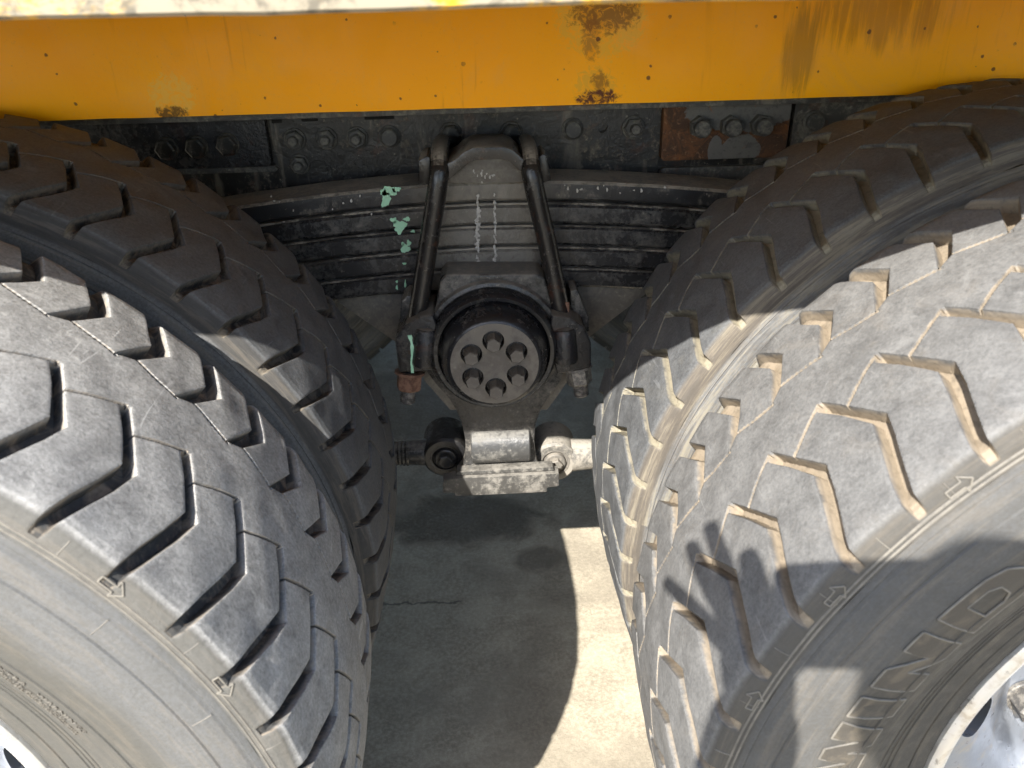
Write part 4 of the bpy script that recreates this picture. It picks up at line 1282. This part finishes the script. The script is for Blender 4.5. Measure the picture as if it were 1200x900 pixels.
# head with face and hair
b = bmesh.new()
bmesh.ops.create_uvsphere(b, u_segments=40, v_segments=28, radius=1)
for v in b.verts:
    x, y, z = v.co
    f = 1.0 - 0.22 * max(0, -z) ** 1.5
    v.co = Vector((x * 0.076 * f, y * 0.098 * (f if y > 0 else 1), z * 0.118))
    if y > 0.75 and abs(x) < 0.22 and -0.35 < z < 0.12: v.co.y += 0.022 * (1 - abs(x) / 0.22) * (1 - abs(z + 0.2) / 0.35)     # nose
    if y > 0.6 and 0.05 < abs(x) < 0.5 and 0.02 < z < 0.25: v.co.y -= 0.008                                                  # eye sockets
    if y > 0.6 and abs(x) < 0.3 and -0.62 < z < -0.48: v.co.y += 0.004                                                        # lips
for sx in (-1, 1):
    mt = Matrix.Translation((sx * 0.078, -0.005, -0.005)) @ Matrix.Diagonal((0.010, 0.018, 0.032, 1))
    bmesh.ops.create_uvsphere(b, u_segments=14, v_segments=10, radius=1, matrix=mt)
hd = obj('head', finish(b, ang=60), SKINM, PE); hd.location = head - PE.location; hd.rotation_euler = (R(-22), 0, R(-3))
for sx in (-1, 1):
    b = bmesh.new(); bmesh.ops.create_uvsphere(b, u_segments=14, v_segments=10, radius=0.012)
    e_ = obj('eye', finish(b), PHONE, hd, (sx * 0.030, 0.078, 0.012))
b = bmesh.new()
bmesh.ops.create_uvsphere(b, u_segments=40, v_segments=28, radius=1)
for v in list(b.verts):
    x, y, z = v.co
    if z < -0.25 + 0.0 * y or (y > 0.35 and z < 0.45): b.verts.remove(v); continue
    nn = 1 + 0.03 * noise.noise(Vector(v.co) * 5)
    v.co = Vector((x * 0.084 * nn, y * 0.106 * nn, z * 0.128 * nn))
obj('hair', finish(b, ang=60), HAIR, hd)

# hands. All of both hands stays behind the lens plane.
def fingers(side, chains):
    return skin('hand', chains, SKINM, PE, sub=2)
def S(a, b_, c=-0.012): return tuple(camsp(a + 0.017, b_ + 0.034, c) - Vector(PE.location))
# left hand: palm beside the phone's left end, fingers spread up and out to keep clear of the lens
lp = [[(S(-0.046, -0.125, -0.044), 0.024), (S(-0.048, -0.080, -0.040), 0.031), (S(-0.050, -0.040, -0.036), 0.033), (S(-0.052, -0.018, -0.032), 0.028)],
      [(S(-0.046, -0.046, -0.028), 0.012), (S(-0.064, -0.010, -0.024), 0.0105), (S(-0.077, 0.022, -0.021), 0.0095), (S(-0.090, 0.056, -0.019), 0.0082)],
      [(S(-0.056, -0.048, -0.028), 0.012), (S(-0.080, -0.014, -0.024), 0.0105), (S(-0.096, 0.012, -0.021), 0.0095), (S(-0.111, 0.040, -0.019), 0.0082)],
      [(S(-0.066, -0.056, -0.028), 0.011), (S(-0.096, -0.030, -0.024), 0.0092), (S(-0.118, -0.012, -0.021), 0.0083), (S(-0.140, 0.005, -0.019), 0.0074)],
      [(S(-0.040, -0.046, -0.030), 0.014), (S(-0.042, -0.012, -0.024), 0.012), (S(-0.048, 0.008, -0.021), 0.0112), (S(-0.052, 0.026, -0.018), 0.0100)],
      [(S(-0.046, -0.070, -0.034), 0.018), (S(-0.026, -0.056, -0.040), 0.016), (S(-0.010, -0.044, -0.040), 0.013)]]
fingers(-1, lp)
# right hand: curled round the right end
rp = [[(S(0.172, -0.100, -0.040), 0.024), (S(0.170, -0.070, -0.034), 0.028), (S(0.166, -0.040, -0.032), 0.028)],
      [(S(0.166, -0.028, -0.030), 0.011), (S(0.160, 0.000, -0.022), 0.0100), (S(0.142, 0.012, -0.014), 0.0090), (S(0.122, 0.012, -0.011), 0.0080)],
      [(S(0.170, -0.036, -0.030), 0.011), (S(0.172, -0.014, -0.018), 0.0095), (S(0.158, -0.010, -0.0105), 0.0088), (S(0.140, -0.012, -0.0100), 0.0078)],
      [(S(0.172, -0.048, -0.030), 0.011), (S(0.176, -0.030, -0.016), 0.0090), (S(0.160, -0.028, -0.0100), 0.0085), (S(0.144, -0.030, -0.0100), 0.0076)],
      [(S(0.170, -0.060, -0.030), 0.010), (S(0.174, -0.050, -0.014), 0.0082), (S(0.160, -0.046, -0.0100), 0.0078), (S(0.146, -0.046, -0.0100), 0.0070)],
      [(S(0.168, -0.066, -0.034), 0.015), (S(0.148, -0.062, -0.036), 0.012), (S(0.128, -0.054, -0.034), 0.010)]]
fingers(1, rp)
# the phone, screen towards the person
b = bmesh.new()
ol = []
for cx, cz, a0 in ((0.142, 0.031, 0), (0.000, 0.031, 90), (0.000, -0.027, 180), (0.142, -0.027, 270)):
    for k in range(6):
        a = R(a0 + 18 * k); ol.append((cx + 0.010 * math.cos(a), cz + 0.010 * math.sin(a)))
me = prism(ol, -0.004, 0.004, bevel=0.0012)
ph = obj('phone', me, PHONE)
mw = Matrix((RT, FW, UP)).transposed().to_4x4(); mw.translation = camsp(0, 0, -0.0145)
ph.matrix_world = mw
tag(ph, 'black phone held sideways in both hands of the person', 'phone')
s_ = obj('screen', prism([(x * 0.96 + 0.0025, z * 0.94 - 0.0015) for x, z in ol], -0.0055, -0.0045), HOLE, ph)
obj('camera_lens', lathe([(0.0, 0.0066), (0.007, 0.0066), (0.0075, 0.0062), (0.0075, 0.0042)], n=24), HOLE, ph)
